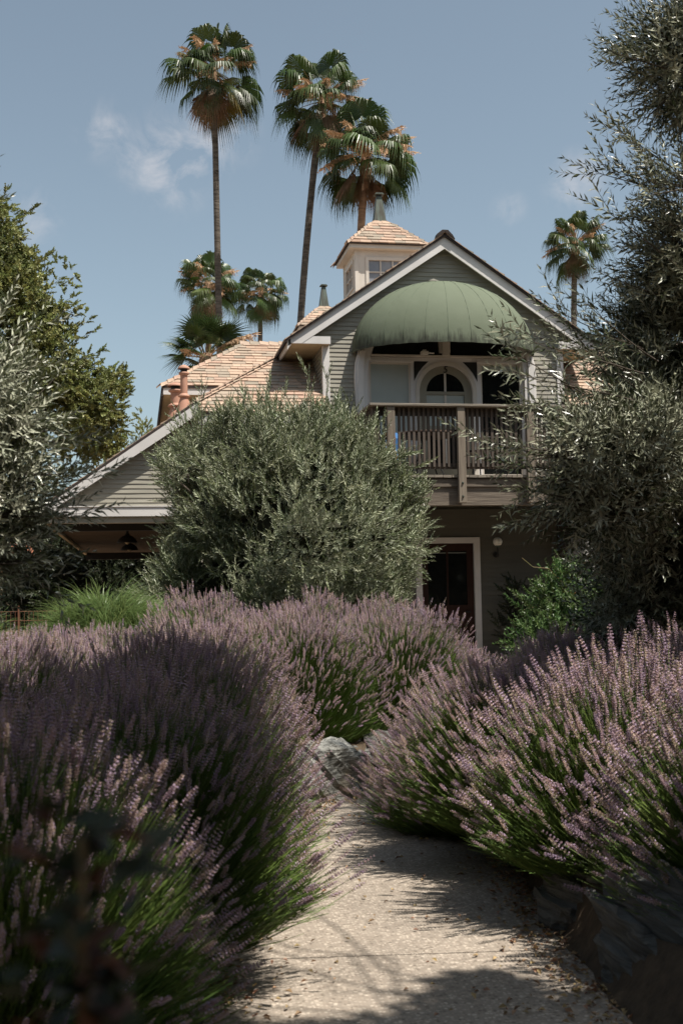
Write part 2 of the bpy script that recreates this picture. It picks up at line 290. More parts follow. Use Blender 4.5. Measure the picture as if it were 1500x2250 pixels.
def link(name, me, parent=None, loc=None, kind=None, label=None, cat=None, group=None):
    o = bpy.data.objects.new(name, me); COL.objects.link(o)
    if parent is not None: o.parent = parent
    if loc is not None: o.location = loc
    if kind: o['kind'] = kind
    if label: o['label'] = label
    if cat: o['category'] = cat
    if group: o['group'] = group
    return o
def thing(name, label, cat, loc=(0, 0, 0), group=None, rz=0):
    o = link(name, None, None, loc, None, label, cat, group); o.rotation_euler.z = rz; o.empty_display_size = .2
    return o
class MB:
    def __init__(s): s.V = []; s.F = []; s.mi = []
    def add(s, V, F, mi=0):
        b = len(s.V); s.V += [tuple(v) for v in V]; s.F += [tuple(i+b for i in f) for f in F]; s.mi += [mi]*len(F); return s
    def box(s, x0, x1, y0, y1, z0, z1, mi=0):
        V = [(x0, y0, z0), (x1, y0, z0), (x1, y1, z0), (x0, y1, z0), (x0, y0, z1), (x1, y0, z1), (x1, y1, z1), (x0, y1, z1)]
        return s.add(V, [(0, 3, 2, 1), (4, 5, 6, 7), (0, 1, 5, 4), (1, 2, 6, 5), (2, 3, 7, 6), (3, 0, 4, 7)], mi)
    def prism(s, poly, y0, y1, mi=0):
        """poly of (x,z) extruded in y"""
        n = len(poly); V = [(x, y0, z) for x, z in poly]+[(x, y1, z) for x, z in poly]
        F = [tuple(range(n)), tuple(range(2*n-1, n-1, -1))]+[(i, i+n, (i+1) % n+n, (i+1) % n) for i in range(n)]
        return s.add(V, F, mi)
    def slab(s, pts, off, mi=0):
        """pts polygon in 3D, off offset vector"""
        n = len(pts); V = [tuple(p) for p in pts]+[tuple(Vector(p)+Vector(off)) for p in pts]
        F = [tuple(range(n)), tuple(range(2*n-1, n-1, -1))]+[(i, i+n, (i+1) % n+n, (i+1) % n) for i in range(n)]
        return s.add(V, F, mi)
    def tube(s, P, rad, sides=8, mi=0, caps=True):
        P = [Vector(p) for p in P]; n = len(P)
        rad = rad if isinstance(rad, (list, tuple)) else [rad]*n
        b = len(s.V); up = Vector((0, 0, 1)); u = None
        for i, p in enumerate(P):
            t = (P[min(i+1, n-1)]-P[max(i-1, 0)]).normalized()
            if u is None:
                u = t.cross(up); u = (u if u.length > 1e-3 else t.cross(Vector((1, 0, 0)))).normalized()
            else: u = (u-t*u.dot(t)).normalized()
            w = t.cross(u)
            for k in range(sides):
                a = 2*math.pi*k/sides; s.V.append(tuple(p+(u*math.cos(a)+w*math.sin(a))*rad[i]))
        for i in range(n-1):
            for k in range(sides):
                k2 = (k+1) % sides; s.F.append((b+i*sides+k, b+i*sides+k2, b+(i+1)*sides+k2, b+(i+1)*sides+k)); s.mi.append(mi)
        if caps:
            s.F.append(tuple(b+k for k in range(sides))[::-1]); s.F.append(tuple(b+(n-1)*sides+k for k in range(sides))); s.mi += [mi, mi]
        return s
    def lathe(s, prof, cx=0, cy=0, sides=20, mi=0):
        b = len(s.V)
        for r, z in prof:
            for k in range(sides):
                a = 2*math.pi*k/sides; s.V.append((cx+r*math.cos(a), cy+r*math.sin(a), z))
        for i in range(len(prof)-1):
            for k in range(sides):
                k2 = (k+1) % sides; s.F.append((b+i*sides+k, b+i*sides+k2, b+(i+1)*sides+k2, b+(i+1)*sides+k)); s.mi.append(mi)
        return s
    def mesh(s, name, mats, smooth=False): return raw_mesh(name, s.V, s.F, mats, s.mi, smooth)
    def build(s, name, mats, parent=None, smooth=False, **k): return link(name, s.mesh(name, mats, smooth), parent, **k)
def bevel(o, w=.006, seg=1):
    m = o.modifiers.new('bevel', 'BEVEL'); m.width = w; m.segments = seg; m.limit_method = 'ANGLE'; return o

# instancing of twigs, stalks and blades for masses nobody could count
_gn = {}
def scatter_group(key, variants):
    if key in _gn: return _gn[key]
    c = bpy.data.collections.new(key+'_variants')
    for i, me in enumerate(variants):
        o = bpy.data.objects.new('%s_variant_%02d' % (key, i), me); c.objects.link(o)
    g = bpy.data.node_groups.new(key+'_scatter', 'GeometryNodeTree')
    g.interface.new_socket('Geometry', in_out='INPUT', socket_type='NodeSocketGeometry'); g.interface.new_socket('Geometry', in_out='OUTPUT', socket_type='NodeSocketGeometry')
    N = g.nodes.new; L = g.links.new
    i_ = N('NodeGroupInput'); o_ = N('NodeGroupOutput'); ip = N('GeometryNodeInstanceOnPoints'); ci = N('GeometryNodeCollectionInfo')
    ci.inputs['Collection'].default_value = c; ci.inputs['Separate Children'].default_value = True; ci.inputs['Reset Children'].default_value = True
    def attr(n, t):
        a = N('GeometryNodeInputNamedAttribute'); a.data_type = t; a.inputs['Name'].default_value = n; return a.outputs['Attribute']
    L(i_.outputs[0], ip.inputs['Points']); L(ci.outputs[0], ip.inputs['Instance']); ip.inputs['Pick Instance'].default_value = True
    L(attr('pick', 'INT'), ip.inputs['Instance Index']); L(attr('rot', 'FLOAT_VECTOR'), ip.inputs['Rotation']); L(attr('scl', 'FLOAT'), ip.inputs['Scale'])
    L(ip.outputs[0], o_.inputs[0]); _gn[key] = (g, len(variants)); return _gn[key]
def frame_from(d, up):
    d = d/np.linalg.norm(d, axis=1, keepdims=True)
    x = up-d*np.sum(up*d, axis=1, keepdims=True); l = np.linalg.norm(x, axis=1, keepdims=True)
    alt = np.cross(d, np.array([1., .3, .1])); x = np.where(l < 1e-3, alt, x); x /= np.linalg.norm(x, axis=1, keepdims=True)
    y = np.cross(d, x); return x, y, d
def eulers(x, y, z):
    # matrix columns x,y,z -> XYZ euler
    return np.stack([np.arctan2(y[:, 2], z[:, 2]), -np.arcsin(np.clip(x[:, 2], -1, 1)), np.arctan2(x[:, 1], x[:, 0])], 1)
def scatter(name, key, variants, P, D, up, scl, parent=None, spin=0.0, **k):
    """instances with local Z along D and local X towards up, turned by random spin"""
    P = np.asarray(P, float); n = len(P)
    D = np.asarray(D, float); up = np.broadcast_to(np.asarray(up, float), (n, 3)).copy()
    x, y, z = frame_from(D, up)
    a = rng.normal(0, 1, n)*spin if spin < 6 else rng.uniform(0, 2*np.pi, n)
    c, s_ = np.cos(a)[:, None], np.sin(a)[:, None]
    x, y = x*c+y*s_, -x*s_+y*c
    g, nv = scatter_group(key, variants)
    me = bpy.data.meshes.new(name); me.vertices.add(n); me.vertices.foreach_set('co', P.astype(np.float32).ravel())
    at = me.attributes.new('rot', 'FLOAT_VECTOR', 'POINT'); at.data.foreach_set('vector', eulers(x, y, z).astype(np.float32).ravel())
    at = me.attributes.new('scl', 'FLOAT', 'POINT'); at.data.foreach_set('value', np.broadcast_to(scl, n).astype(np.float32).ravel())
    at = me.attributes.new('pick', 'INT', 'POINT'); at.data.foreach_set('value', rng.integers(0, nv, n).astype(np.int32))
    me.update()
    o = link(name, me, parent, kind='stuff', **k)
    md = o.modifiers.new('scatter', 'NODES'); md.node_group = g
    return o

# ------------------------------------------------------------------ plant building blocks
def unit(v): v = np.asarray(v, float); return v/np.linalg.norm(v)
def leaf_faces(base, d, n, L, W, fold=.12, mid=.42):
    """5-vertex folded lanceolate leaf: base, left, centre, right, tip"""
    d = unit(d); n = np.asarray(n, float); n = unit(n-d*np.dot(n, d)); s = np.cross(d, n)
    b = np.asarray(base, float)
    V = [b, b+d*L*mid+s*W/2+n*W*fold*2, b+d*L*mid, b+d*L*mid-s*W/2+n*W*fold*2, b+d*L]
    return V, [(0, 2, 1), (0, 3, 2), (1, 2, 4), (2, 3, 4)]
def sprig(name, seed, length, nl, L, W, mats, pairs=True, ang=45, stem_r=.0016, curve=.15, droop=0.0):
    r = random.Random(seed); mb = MB(); P = []
    for i in range(6):
        t = i/5; P.append((curve*length*t*t, r.uniform(-.01, .01)*length, length*t))
    mb.tube(P, [stem_r*(1-.7*i/5) for i in range(6)], 3, 1, caps=False)
    for i in range(nl):
        t = .08+.92*(i//(2 if pairs else 1))/(max(1, (nl-1)//(2 if pairs else 1)))
        t = min(t, 1); a = (i//2)*math.pi/2*1.0+(i % 2)*math.pi if pairs else i*2.4
        a += r.uniform(-.4, .4)
        k = min(4.999, t*5); j = int(k); p = np.array(P[j])*(1-(k-j))+np.array(P[min(5, j+1)])*(k-j)
        an = R(ang*(1-.5*t)+r.uniform(-22, 22))
        out = np.array([math.cos(a), math.sin(a), 0])
        d = out*math.sin(an)+np.array([0, 0, 1])*math.cos(an)+np.array([0, 0, -droop])
        nrm = np.array([0, 0, 1])*math.sin(an)-out*math.cos(an)+np.array([r.uniform(-.5, .5) for _ in range(3)])
        sc = r.uniform(.7, 1.1)*(.75+.4*math.sin(math.pi*min(1, t+.15)))
        V, F = leaf_faces(p, d, nrm, L*sc, W*sc); mb.add(V, F, 0)
    return mb.mesh(name, mats)
SP = {}
SP['olive'] = [sprig('olive_sprig', 10+i, .27, 18, .068, .0145, [M['olive'], M['bark']], ang=64, stem_r=.002) for i in range(6)]
SP['olivel'] = [sprig('sunlit_silvery_olive_sprig', 20+i, .27, 18, .070, .0155, [M['olivel'], M['bark']], ang=60, stem_r=.002) for i in range(6)]
SP['olivec'] = [sprig('bushy_olive_sprig', 30+i, .26, 30, .062, .0115, [M['olivec'], M['bark']], ang=38, stem_r=.0022) for i in range(6)]
SP['oak'] = [sprig('oak_sprig', 50+i, .20, 22, .062, .046, [M['oak'], M['bark']], pairs=False, ang=62, stem_r=.004, curve=.25) for i in range(6)]
SP['green'] = [sprig('leafy_sprig', 70+i, .24, 20, .062, .032, [M['greenleaf'], M['drystem']], ang=62, stem_r=.0016, curve=.35) for i in range(5)]
SP['dark'] = [sprig('dark_sprig', 90+i, .5, 30, .11, .06, [M['darkleaf'], M['bark']], pairs=False, ang=60, stem_r=.005) for i in range(4)]
SP['lavleaf'] = [sprig('lavender_leaf_sprig', 110+i, .16, 20, .045, .0045, [M['lavleaf'], M['drystem']], ang=30, stem_r=.0015) for i in range(4)]
def lavender_stalk(seed):
    r = random.Random(seed); mb = MB(); L = .44; P = []
    lean = r.uniform(.03, .11)
    for i in range(6):
        t = i/5; P.append((lean*t*t, r.uniform(-.003, .003), L*t))
    mb.tube(P, [.0017, .0016, .0015, .0014, .0013, .0012], 3, 0, caps=False)
    d = unit(np.array(P[5])-np.array(P[4])); side = unit(np.cross(d, [0, 1, 0])); s2 = np.cross(d, side)
    H = r.uniform(.045, .095); nw = 8; RW = r.uniform(.0038, .0055); p0 = np.array(P[5])-d*.02
    rows = [-.03]+[H*k/(nw-1) for k in range(nw)]
    for wi, h in enumerate(rows):
        c = p0+d*h; prof = RW*(.65+.6*math.sin(math.pi*min(1, (wi+.6)/(nw+1.2))))
        for k in range(6 if wi else 4):
            a = k*2*math.pi/6+wi*.5+r.uniform(-.25, .25)
            o = side*math.cos(a)+s2*math.sin(a); dr = unit(o*.75+d*.8)
            tip = c+dr*prof*r.uniform(1.5, 2.1); w = prof*.42
            n = np.cross(dr, d); n = unit(n) if np.linalg.norm(n) > 1e-6 else side
            m_ = np.cross(dr, n); b = c+dr*prof*.25; q = c+dr*prof*1.05
            V = [b, q+n*w, q-n*w*.5+m_*w*.87, q-n*w*.5-m_*w*.87, tip]
            mb.add(V, [(0, 2, 1), (0, 3, 2), (0, 1, 3), (1, 2, 4), (2, 3, 4), (3, 1, 4)], 1)
            u = r.random()
            if u < .33:   # open corolla
                e = tip; z = prof*.55
                mb.add([e-n*z, e+m_*z*.6, e+n*z, e-m_*z*.6+d*z*.3], [(0, 1, 2, 3)], 2)
            elif u < .55: mb.add([tip-n*w*.9, tip+m_*w*1.1, tip+n*w*.9, tip+dr*w*1.2], [(0, 1, 2), (0, 2, 3)], 3)
    return mb.mesh('lavender_stalk', [M['lavstem'], M['lavcalyx'], M['lavpetal'], M['lavdry']])
SP['stalk'] = [lavender_stalk(200+i) for i in range(12)]
def stem_tuft(seed):
    r = random.Random(seed); mb = MB()
    for k in range(9):
        a = r.uniform(0, 6.28); sp = r.uniform(.0, .22); L = r.uniform(.26, .42); P = []
        for i in range(4): t = i/3; P.append((r.uniform(-.002, .002)+math.cos(a)*sp*L*t+.06*t*t, math.sin(a)*sp*L*t, L*t))
        mb.tube(P, [.0020, .0018, .0016, .0012], 3, 0, caps=False)
    return mb.mesh('stem_tuft', [M['lavstem']])
SP['stem'] = [stem_tuft(260+i) for i in range(6)]
def grass_tuft(seed):
    r = random.Random(seed); mb = MB()
    for b in range(7):
        L = r.uniform(.45, .75); a = r.uniform(-.5, .5); w = r.uniform(.0035, .006); lean = r.uniform(.5, 1.25)
        P = []; x = z = 0; th = r.uniform(0, .2)
        for i in range(8):
            P.append((x, z)); x += math.sin(th)*L/7; z += math.cos(th)*L/7; th += lean*(.12+.06*i)
        V = []; F = []
        for i, (px, pz) in enumerate(P):
            ww = w*(1-(i/7)**2)+.0004
            V += [(px*math.cos(a)-ww*math.sin(a)*-1, px*math.sin(a)+ww*math.cos(a), pz), (px*math.cos(a)-ww*math.sin(a), px*math.sin(a)-ww*math.cos(a), pz)]
        for i in range(7): F.append((2*i, 2*i+1, 2*i+3, 2*i+2))
        mb.add(V, F, 0)
    return mb.mesh('grass_tuft', [M['grassblade']])
SP['grass'] = [grass_tuft(300+i) for i in range(8)]

def rand_dirs(n):
    v = rng.normal(0, 1, (n, 3)); return v/np.linalg.norm(v, axis=1, keepdims=True)
def vnoise(P, f, seed=0):
    """cheap smooth 3D value field from summed sines"""
    r = np.random.default_rng(seed); o = np.zeros(len(P))
    for k in range(6):
        d = r.normal(0, 1, 3); d /= np.linalg.norm(d); o += np.sin(P@d*f*(1+.5*k)+r.uniform(0, 6.28))/(1+.35*k)
    return o/2.4
def crown_points(blobs, dens, inner=.45, nf=3.0, seed=1, cut=-.45, updir=.5, wamp=.22, jit=.38):
    PP = []; DD = []
    for (x, y, z, rx, ry, rz) in blobs:
        vol = rx*ry*rz; area = (rx*ry+ry*rz+rx*rz)/3
        n = int(dens*area); u = rand_dirs(n)
        rad = inner+(1.08-inner)*rng.random(n)**.6
        wob = 1+wamp*vnoise(u*1.0, 3.2, seed+int(x*7+z*13) % 97)
        p = np.array([x, y, z])+u*np.array([rx, ry, rz])*(rad*wob)[:, None]
        d = u/np.array([rx, ry, rz]); d /= np.linalg.norm(d, axis=1, keepdims=True)
        d = d*.8+np.array([0, 0, updir])+rng.normal(0, jit, (n, 3))
        PP.append(p); DD.append(d)
    P = np.concatenate(PP); D = np.concatenate(DD)
    k = vnoise(P, nf, seed) > cut
    return P[k], D[k]
def limb_mesh(paths, sides=6):
    mb = MB()
    for P, r in paths: mb.tube(P, r, sides, 0)
    return mb
def wander(a, b, n, amp, seed, r0, r1):
    r = random.Random(seed); a = Vector(a); b = Vector(b); P = []
    for i in range(n+1):
        t = i/n; p = a.lerp(b, t)
        if 0 < i < n: p += Vector((r.uniform(-amp, amp), r.uniform(-amp, amp), r.uniform(-amp, amp)*.6))
        P.append(p)
    return P, [r0+(r1-r0)*i/n for i in range(n+1)]
def twig_shoots(starts, key, mat_bark, parent, scale=1.0, sp_step=.11, name='shoot'):
    """long loose shoots: a curved twig with sprigs along it. starts: (p0, direction, length)"""
    mb = MB(); PP = []; DD = []
    for (p, d, L) in starts:
        p = Vector(p); d = Vector(d).normalized(); n = max(3, int(L/.1)); P = [p.copy()]
        for i in range(n):
            d = (d+Vector((random.uniform(-.09, .09), random.uniform(-.09, .09), random.uniform(-.06, .08)))).normalized(); p = p+d*(L/n); P.append(p.copy())
        mb.tube(P, [.006*scale*(1-.8*i/n)+.001 for i in range(n+1)], 4, 0)
        for i in range(int(L/sp_step)):
            t = (.15+.85*i/max(1, int(L/sp_step)-1))*n; j = min(n-1, int(t)); q = P[j].lerp(P[j+1], t-j); dd = (P[j+1]-P[j]).normalized()
            for _ in range(1 if i < 2 else 1):
                PP.append(q); DD.append(dd*1.0+Vector(rand_dirs(1)[0])*.55)
        PP.append(P[-1]-d*.05); DD.append(d)
    return mb, np.array([tuple(v) for v in PP]), np.array([tuple(v) for v in DD])

# ================================================================== GROUND
def bed(x, y): return 0
def path_center(y):
    pts = [(-6, .75), (3, .88), (4.3, .98), (5.5, 1.13), (7, 1.45), (8.4, 1.95), (9.4, 2.55), (10.4, 3.35), (12, 4.3), (15, 5.05), (19, 5.2)]
    for (a, xa), (b, xb) in zip(pts, pts[1:]):
        if y <= b: t = max(0, (y-a)/(b-a)); return xa+(xb-xa)*t
    return 5.2
PW = .80
def ground_z(x, y):
    rise = min(1, max(0, (y-9.5)/8))*.33
    d = abs(x-path_center(y))
    k = min(1, max(0, (d-PW)/.16)); k = k*k*(3-2*k)
    bedh = .27*k*min(1, max(0, (16-y)/3))
    return rise+bedh*(1-min(1, max(0, (y-11)/5))*.6)
def build_ground():
    xs = np.concatenate([np.linspace(-800, -14, 12), np.linspace(-10, -2.5, 16), np.linspace(-2.3, 7.5, 110), np.linspace(8, 20, 20), np.linspace(30, 800, 12)])
    ys = np.concatenate([np.linspace(-600, -8, 8), np.linspace(-6, 20, 150), np.linspace(21, 60, 20), np.linspace(80, 2000, 12)])
    V = [(x, y, ground_z(x, y)+(random.uniform(-.012, .012) if -3 < x < 8 and 0 < y < 20 else 0)) for y in ys for x in xs]
    nx = len(xs); F = np.array([(j*nx+i, j*nx+i+1, (j+1)*nx+i+1, (j+1)*nx+i) for j in range(len(ys)-1) for i in range(nx-1)])
    mi = []
    for f in F:
        x = np.mean([V[i][0] for i in f]); y = np.mean([V[i][1] for i in f]); mi.append(0 if (-4 < x < 9 and -6 < y < 18) else 1)
    link('ground', raw_mesh('ground', V, F, [M['soil'], M['dirt']], mi, True), kind='structure')
    # the path itself, a slab a few centimetres thick laid on the soil, with two control joints
    mb = MB(); ys = [-6, -2, 1, 2, 3]; 
    joints = [-6, 2.1, 5.05, 7.95, 10.8, 18.0]
    for a, b in zip(joints, joints[1:]):
        yy = np.linspace(a+.004, b-.004, max(4, int((b-a)/.25))); L_ = []; R_ = []
        for y in yy:
            c = path_center(y); s = (path_center(y+.1)-path_center(y-.1))/.2; n = Vector((1, -s, 0)).normalized(); z = min(1, max(0, (y-9.5)/8))*.33+.016
            jl = .02*math.sin(y*5.1)+.012*math.sin(y*13); jr = .02*math.sin(y*4.3+1)+.012*math.sin(y*11)
            L_.append((c-(PW+jl)*n.x, y-(PW+jl)*n.y, z)); R_.append((c+(PW+jr)*n.x, y+(PW+jr)*n.y, z))
        n = len(yy)
        for i in range(n-1):
            mb.add([L_[i], R_[i], R_[i+1], L_[i+1]], [(0, 1, 2, 3)])
    mb.build('path', [M['path']], kind='structure')
build_ground()

# ================================================================== ROOF TOOLS
_tint_i = [0]
shingle_count = [0]; SHINGLE_MAX = 296
def shingle_plane(parent, O, u, v, nrm, rows, e, ulim, as_parts=True, seed=0, wmin=.13, wmax=.30, stuff_name='shingle_course'):
    """asphalt shingles: each tab a thin wedge, lying in courses of exposure e up the slope; ulim(s) -> (u0,u1)"""
    r = random.Random(seed); O = Vector(O); u = Vector(u).normalized(); v = Vector(v).normalized(); nrm = Vector(nrm).normalized()
    rest = MB(); tints = []
    for k in range(rows):
        s0 = k*e; s1 = s0+e*1.25
        a0, b0 = ulim(s0); a1, b1 = ulim(min(s0+e, rows*e)) if k < rows-1 else ulim(s0+e)
        x = a0-r.uniform(0, wmax)
        while x < b0-.005:
            w = r.uniform(wmin, wmax); x2 = x+w
            xa, xb = max(x, a0), min(x2, b0); x = x2
            if xb-xa < .012: continue
            ta, tb = max(xa, a1), min(xb, b1)
            if tb <= ta: ta = tb = min(max((xa+xb)/2, a1), b1) if a1 < b1 else (xa+xb)/2; tb = ta+.002
            th = r.choice([.008, .011, .018, .020]); off = .006+r.uniform(0, .002); g = .0022
            dn = r.uniform(-.004, .004)
            B = [O+u*(xa+g)+v*(s0+dn)+nrm*(off+th), O+u*(xb-g)+v*(s0+dn)+nrm*(off+th), O+u*(tb-g)+v*s1+nrm*(off-.004), O+u*(ta+g)+v*s1+nrm*(off-.004)]
            C = [O+u*(xa+g)+v*(s0+dn)+nrm*(-.004), O+u*(xb-g)+v*(s0+dn)+nrm*(-.004)]
            V = B+C; F = [(0, 1, 2, 3), (0, 4, 5, 1), (0, 3, 4), (1, 5, 2)]
            if as_parts and shingle_count[0] < SHINGLE_MAX and w > .07:
                shingle_count[0] += 1
                c = sum((p for p in B), Vector())/4
                me = raw_mesh('shingle', [p-c for p in V], F, M['shingle']); link('shingle', me, parent, loc=c)
            else:
                rest.add(V, F); tints += [r.random()]*len(F)
    if rest.F:
        o = rest.build(stuff_name, M['shingle'], parent, kind='stuff')
        at = o.data.attributes.new('tint', 'FLOAT', 'FACE'); at.data.foreach_set('value', tints)
def cap_line(parent, A, B, nl, nr, e=.21, w=.15, th=.016, name='ridge_cap', joined=False):
    """overlapping bent cap shingles laid from A (low) to B (high); nl/nr: downslope directions on each side"""
    A = Vector(A); B = Vector(B); d = (B-A).normalized(); n = int((B-A).length/e)
    nl = Vector(nl).normalized(); nr = Vector(nr).normalized(); up = -(nl+nr); up = (up-d*up.dot(d)).normalized()
    mb = MB()
    for i in range(n):
        j = lambda: Vector((random.uniform(-.006, .006),)*3)
        p = A+d*(i*e); q = p+d*e*1.18; hi = up*(th+.026); lo = up*.014
        V = [p+nl*w+hi*.55, p+hi, p+nr*w+hi*.55, q+nl*w*.93+lo*.3, q+lo, q+nr*w*.93+lo*.3, p+nl*w-up*.004, p+up*.006, p+nr*w-up*.004]
        V = [x+j() for x in V[:3]]+V[3:]
        F = [(0, 1, 4, 3), (1, 2, 5, 4), (0, 6, 7, 1), (1, 7, 8, 2)]
        if joined: mb.add(V, F)
        else:
            c = p.copy(); link(name, raw_mesh(name, [x-c for x in V], F, M['shingle']), parent, loc=c)
    if joined and mb.F: mb.build(name+'_line', M['shingle'], parent, kind='stuff')

# ================================================================== HOUSE
house = thing('house', 'sage green clapboard house with peach shingle roofs behind the lavender', 'house', (5.2, 19, .33))
HO = Vector((5.2, 19, .33))
def hp(name, mb, mats, parent=None, smooth=False, bev=0, **k):
    """house part: geometry is given in world metres; the object sits at the house base"""
    par = parent or house
    pw = par.get('_w'); base = Vector(pw) if pw is not None else HO
    o = mb.build(name, mats, par, smooth, **k); o.location = -base
    if parent is None or parent is house: pass
    o['_w'] = (0.0, 0.0, 0.0)
    if bev: bevel(o, bev)
    return o
def hnode(name, parent=None, **k):
    """empty part whose frame is the world frame"""
    o = link(name, None, parent or house, **k); o.location = -HO; o['_w'] = (0.0, 0.0, 0.0); return o

def siding(parent, rows, y, z0, e, xlim, dirn=-1, gaps=None, axis='X', jitter=True, seed=0, mat=None):
    """lap boards one by one. xlim(z)->(a,b) limits of the wall; gaps(z)-> list of (a,b) openings. axis X: wall faces -Y at depth y; axis Y: faces -X at x=y"""
    r = random.Random(seed)
    for k in range(rows):
        za = z0+k*e; zb = za+e+.006
        a, b = xlim(za); a2, b2 = xlim(za+e)
        if b-a < .03: continue
        segs = [(a, b, a2, b2)]
        for g0, g1, gz0, gz1 in (gaps or []):
            if za+e*.5 < gz0 or za+e*.5 > gz1: continue
            ns = []
            for s in segs:
                if g1 <= s[0] or g0 >= s[1]: ns.append(s); continue
                if g0 > s[0]+.01: ns.append((s[0], g0, s[2], g0))
                if g1 < s[1]-.01: ns.append((g1, s[1], g1, s[3]))
            segs = ns
        for (p, q, p2, q2) in segs:
            if q-p < .02: continue
            n = max(1, int((q-p)/.28)); V = []; F = []
            for i in range(n+1):
                t = i/n; xb_ = p+(q-p)*t; xt_ = p2+(q2-p2)*t
                jb = r.uniform(-.0022, .003); jz = r.uniform(-.0016, .0016)
                if axis == 'X': V += [(xt_, y-.003, zb), (xb_, y-.0165-jb, za+jz), (xb_, y+.004, za+jz)]
                else: V += [(y-.003, xt_, zb), (y-.0165-jb, xb_, za+jz), (y+.004, xb_, za+jz)]
            for i in range(n):
                o = 3*i; F += [(o+1, o+4, o+3, o), (o+2, o+5, o+4, o+1)]
            if axis == 'Y': F = [tuple(reversed(f)) for f in F]
            link('siding_board', raw_mesh('siding_board', V, F, mat or M['siding']), parent, loc=None)

# --- main two-storey block. wall plane Y=19, x 3.1..7.3, gable apex (5.2, 7.63)
YW = 19.0; APX, APZ, SL = 5.2, 7.63, .68
def wall_sheet(name, pts, y0, y1): 
    return hp(name, MB().prism(pts, y0, y1), M['siding'])
mw = wall_sheet('upper_wall', [(3.1, 2.95), (7.3, 2.95), (7.3, 5.75), (7.84, 5.75), (5.2, 7.50), (2.56, 5.75), (3.1, 5.75)], YW+.07, YW+.12)
def gx(z):
    if z < 5.80: return (3.2, 7.2)
    return (APX-(7.47-z)/SL, APX+(7.47-z)/SL)
panel_gap = (3.66, 6.74, 3.3, 5.76)
siding(mw, 60, YW, 2.99, .0745, gx, gaps=[panel_gap], seed=3)
hp('side_wall', MB().box(3.105, 3.2, YW+.12, 33, .3, 5.72), M['siding'])
sw = hnode('side_siding'); siding(sw, 22, 3.1, 4.2, .0745, lambda z: (YW+.005, 20.6), axis='Y', seed=5)
hp('back_wall', MB().box(3.1, 7.3, 33, 33.1, .3, 7.0), M['siding'])
hp('far_side_wall', MB().box(7.2, 7.3, YW+.12, 33, .3, 5.72), M['siding'])
# lower wall and its door opening
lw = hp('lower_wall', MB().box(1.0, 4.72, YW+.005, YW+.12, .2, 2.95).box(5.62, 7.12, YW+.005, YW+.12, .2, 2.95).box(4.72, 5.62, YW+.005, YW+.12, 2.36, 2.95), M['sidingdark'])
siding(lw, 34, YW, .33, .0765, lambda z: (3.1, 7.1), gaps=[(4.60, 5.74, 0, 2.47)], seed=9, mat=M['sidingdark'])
wlw = hp('wing_wall', MB().box(1.0, 3.1, YW-.1, YW+.0, .2, 4.42), M['siding'])
# corner boards
for x0, x1 in ((3.085, 3.205), (7.195, 7.315)):
    hp('corner_board', MB().box(x0, x1, YW-.032, YW+.06, 4.2 if x0 < 4 else 4.3, 5.70), M['white'], bev=.003)
# rake boards and returns
def rake(sgn):
    x = lambda d: APX+sgn*d
    top = [(x(0), APZ-.045), (x(2.72), APZ-.045-2.72*SL), (x(2.72), APZ-.045-2.72*SL-.15), (x(2.66), 5.70), (x(2.48), 5.70), (x(0), APZ-.045-.20)]
    p = top if sgn > 0 else top[::-1]
    hp('rake_board', MB().prism(p if sgn < 0 else p, YW-.17, YW-.135), M['white'])
    hp('return_board', MB().prism([(x(2.475), 5.70), (x(1.995), 5.70), (x(1.995), 5.825), (x(2.29), 5.825)][::int(sgn)], YW-.165, YW-.13), M['white'])
    # rake soffit strip between board and wall, eave soffit, eave fascia
    mb = MB(); 
    a = Vector((x(.02), YW-.135, APZ-.09)); b = Vector((x(2.7), YW-.135, APZ-.09-2.68*SL))
    mb.slab([a, b, b+Vector((0, .14, 0)), a+Vector((0, .14, 0))], (0, 0, .03)); hp('rake_soffit', mb, M['white'])
    hp('eave_soffit', MB().box(*sorted((x(2.0), x(2.68))), YW-.13, 33, 5.702, 5.722), M['soffit'])
    hp('eave_fascia', MB().box(*sorted((x(2.665), x(2.70))), YW-.17, 33, 5.66, 5.80), M['white'])
rake(-1); rake(1)
# main roof slabs, dark drip edge, shingled tops
mr = hnode('main_roof')
for sgn in (-1, 1):
    a = Vector((APX, YW-.21, APZ)); b = Vector((APX+sgn*2.76, YW-.21, APZ-2.76*SL))
    off = Vector((0, 0, -.045))
    pts = [a, b, b+Vector((0, 14.4, 0)), a+Vector((0, 14.4, 0))]
    hp('roof_deck', MB().slab(pts if sgn > 0 else pts[::-1], off), M['edge'], mr)
    v = Vector((-sgn*1, 0, SL)).normalized(); nrm = Vector((sgn*SL, 0, 1)).normalized()
    O = b.copy(); u = Vector((0, 1, 0))
    shingle_plane(mr, O, u, v, nrm, 25, .131, lambda s: (-.015, 14.2), as_parts=False, seed=20+sgn, wmin=.2, wmax=.5)
cap_line(mr, (APX, YW-.22, APZ+.012), (APX, YW+14, APZ+.012), (-1, 0, -SL), (1, 0, -SL), e=.2, w=.16, joined=True)
hp('ridge_end_cap', MB().prism([(APX-.16, APZ-.085), (APX, APZ+.03), (APX+.17, APZ-.09), (APX+.13, APZ-.02), (APX+.05, APZ+.062), (APX-.05, APZ+.062), (APX-.14, APZ-.01)], YW-.24, YW-.1), M['edge'], mr)

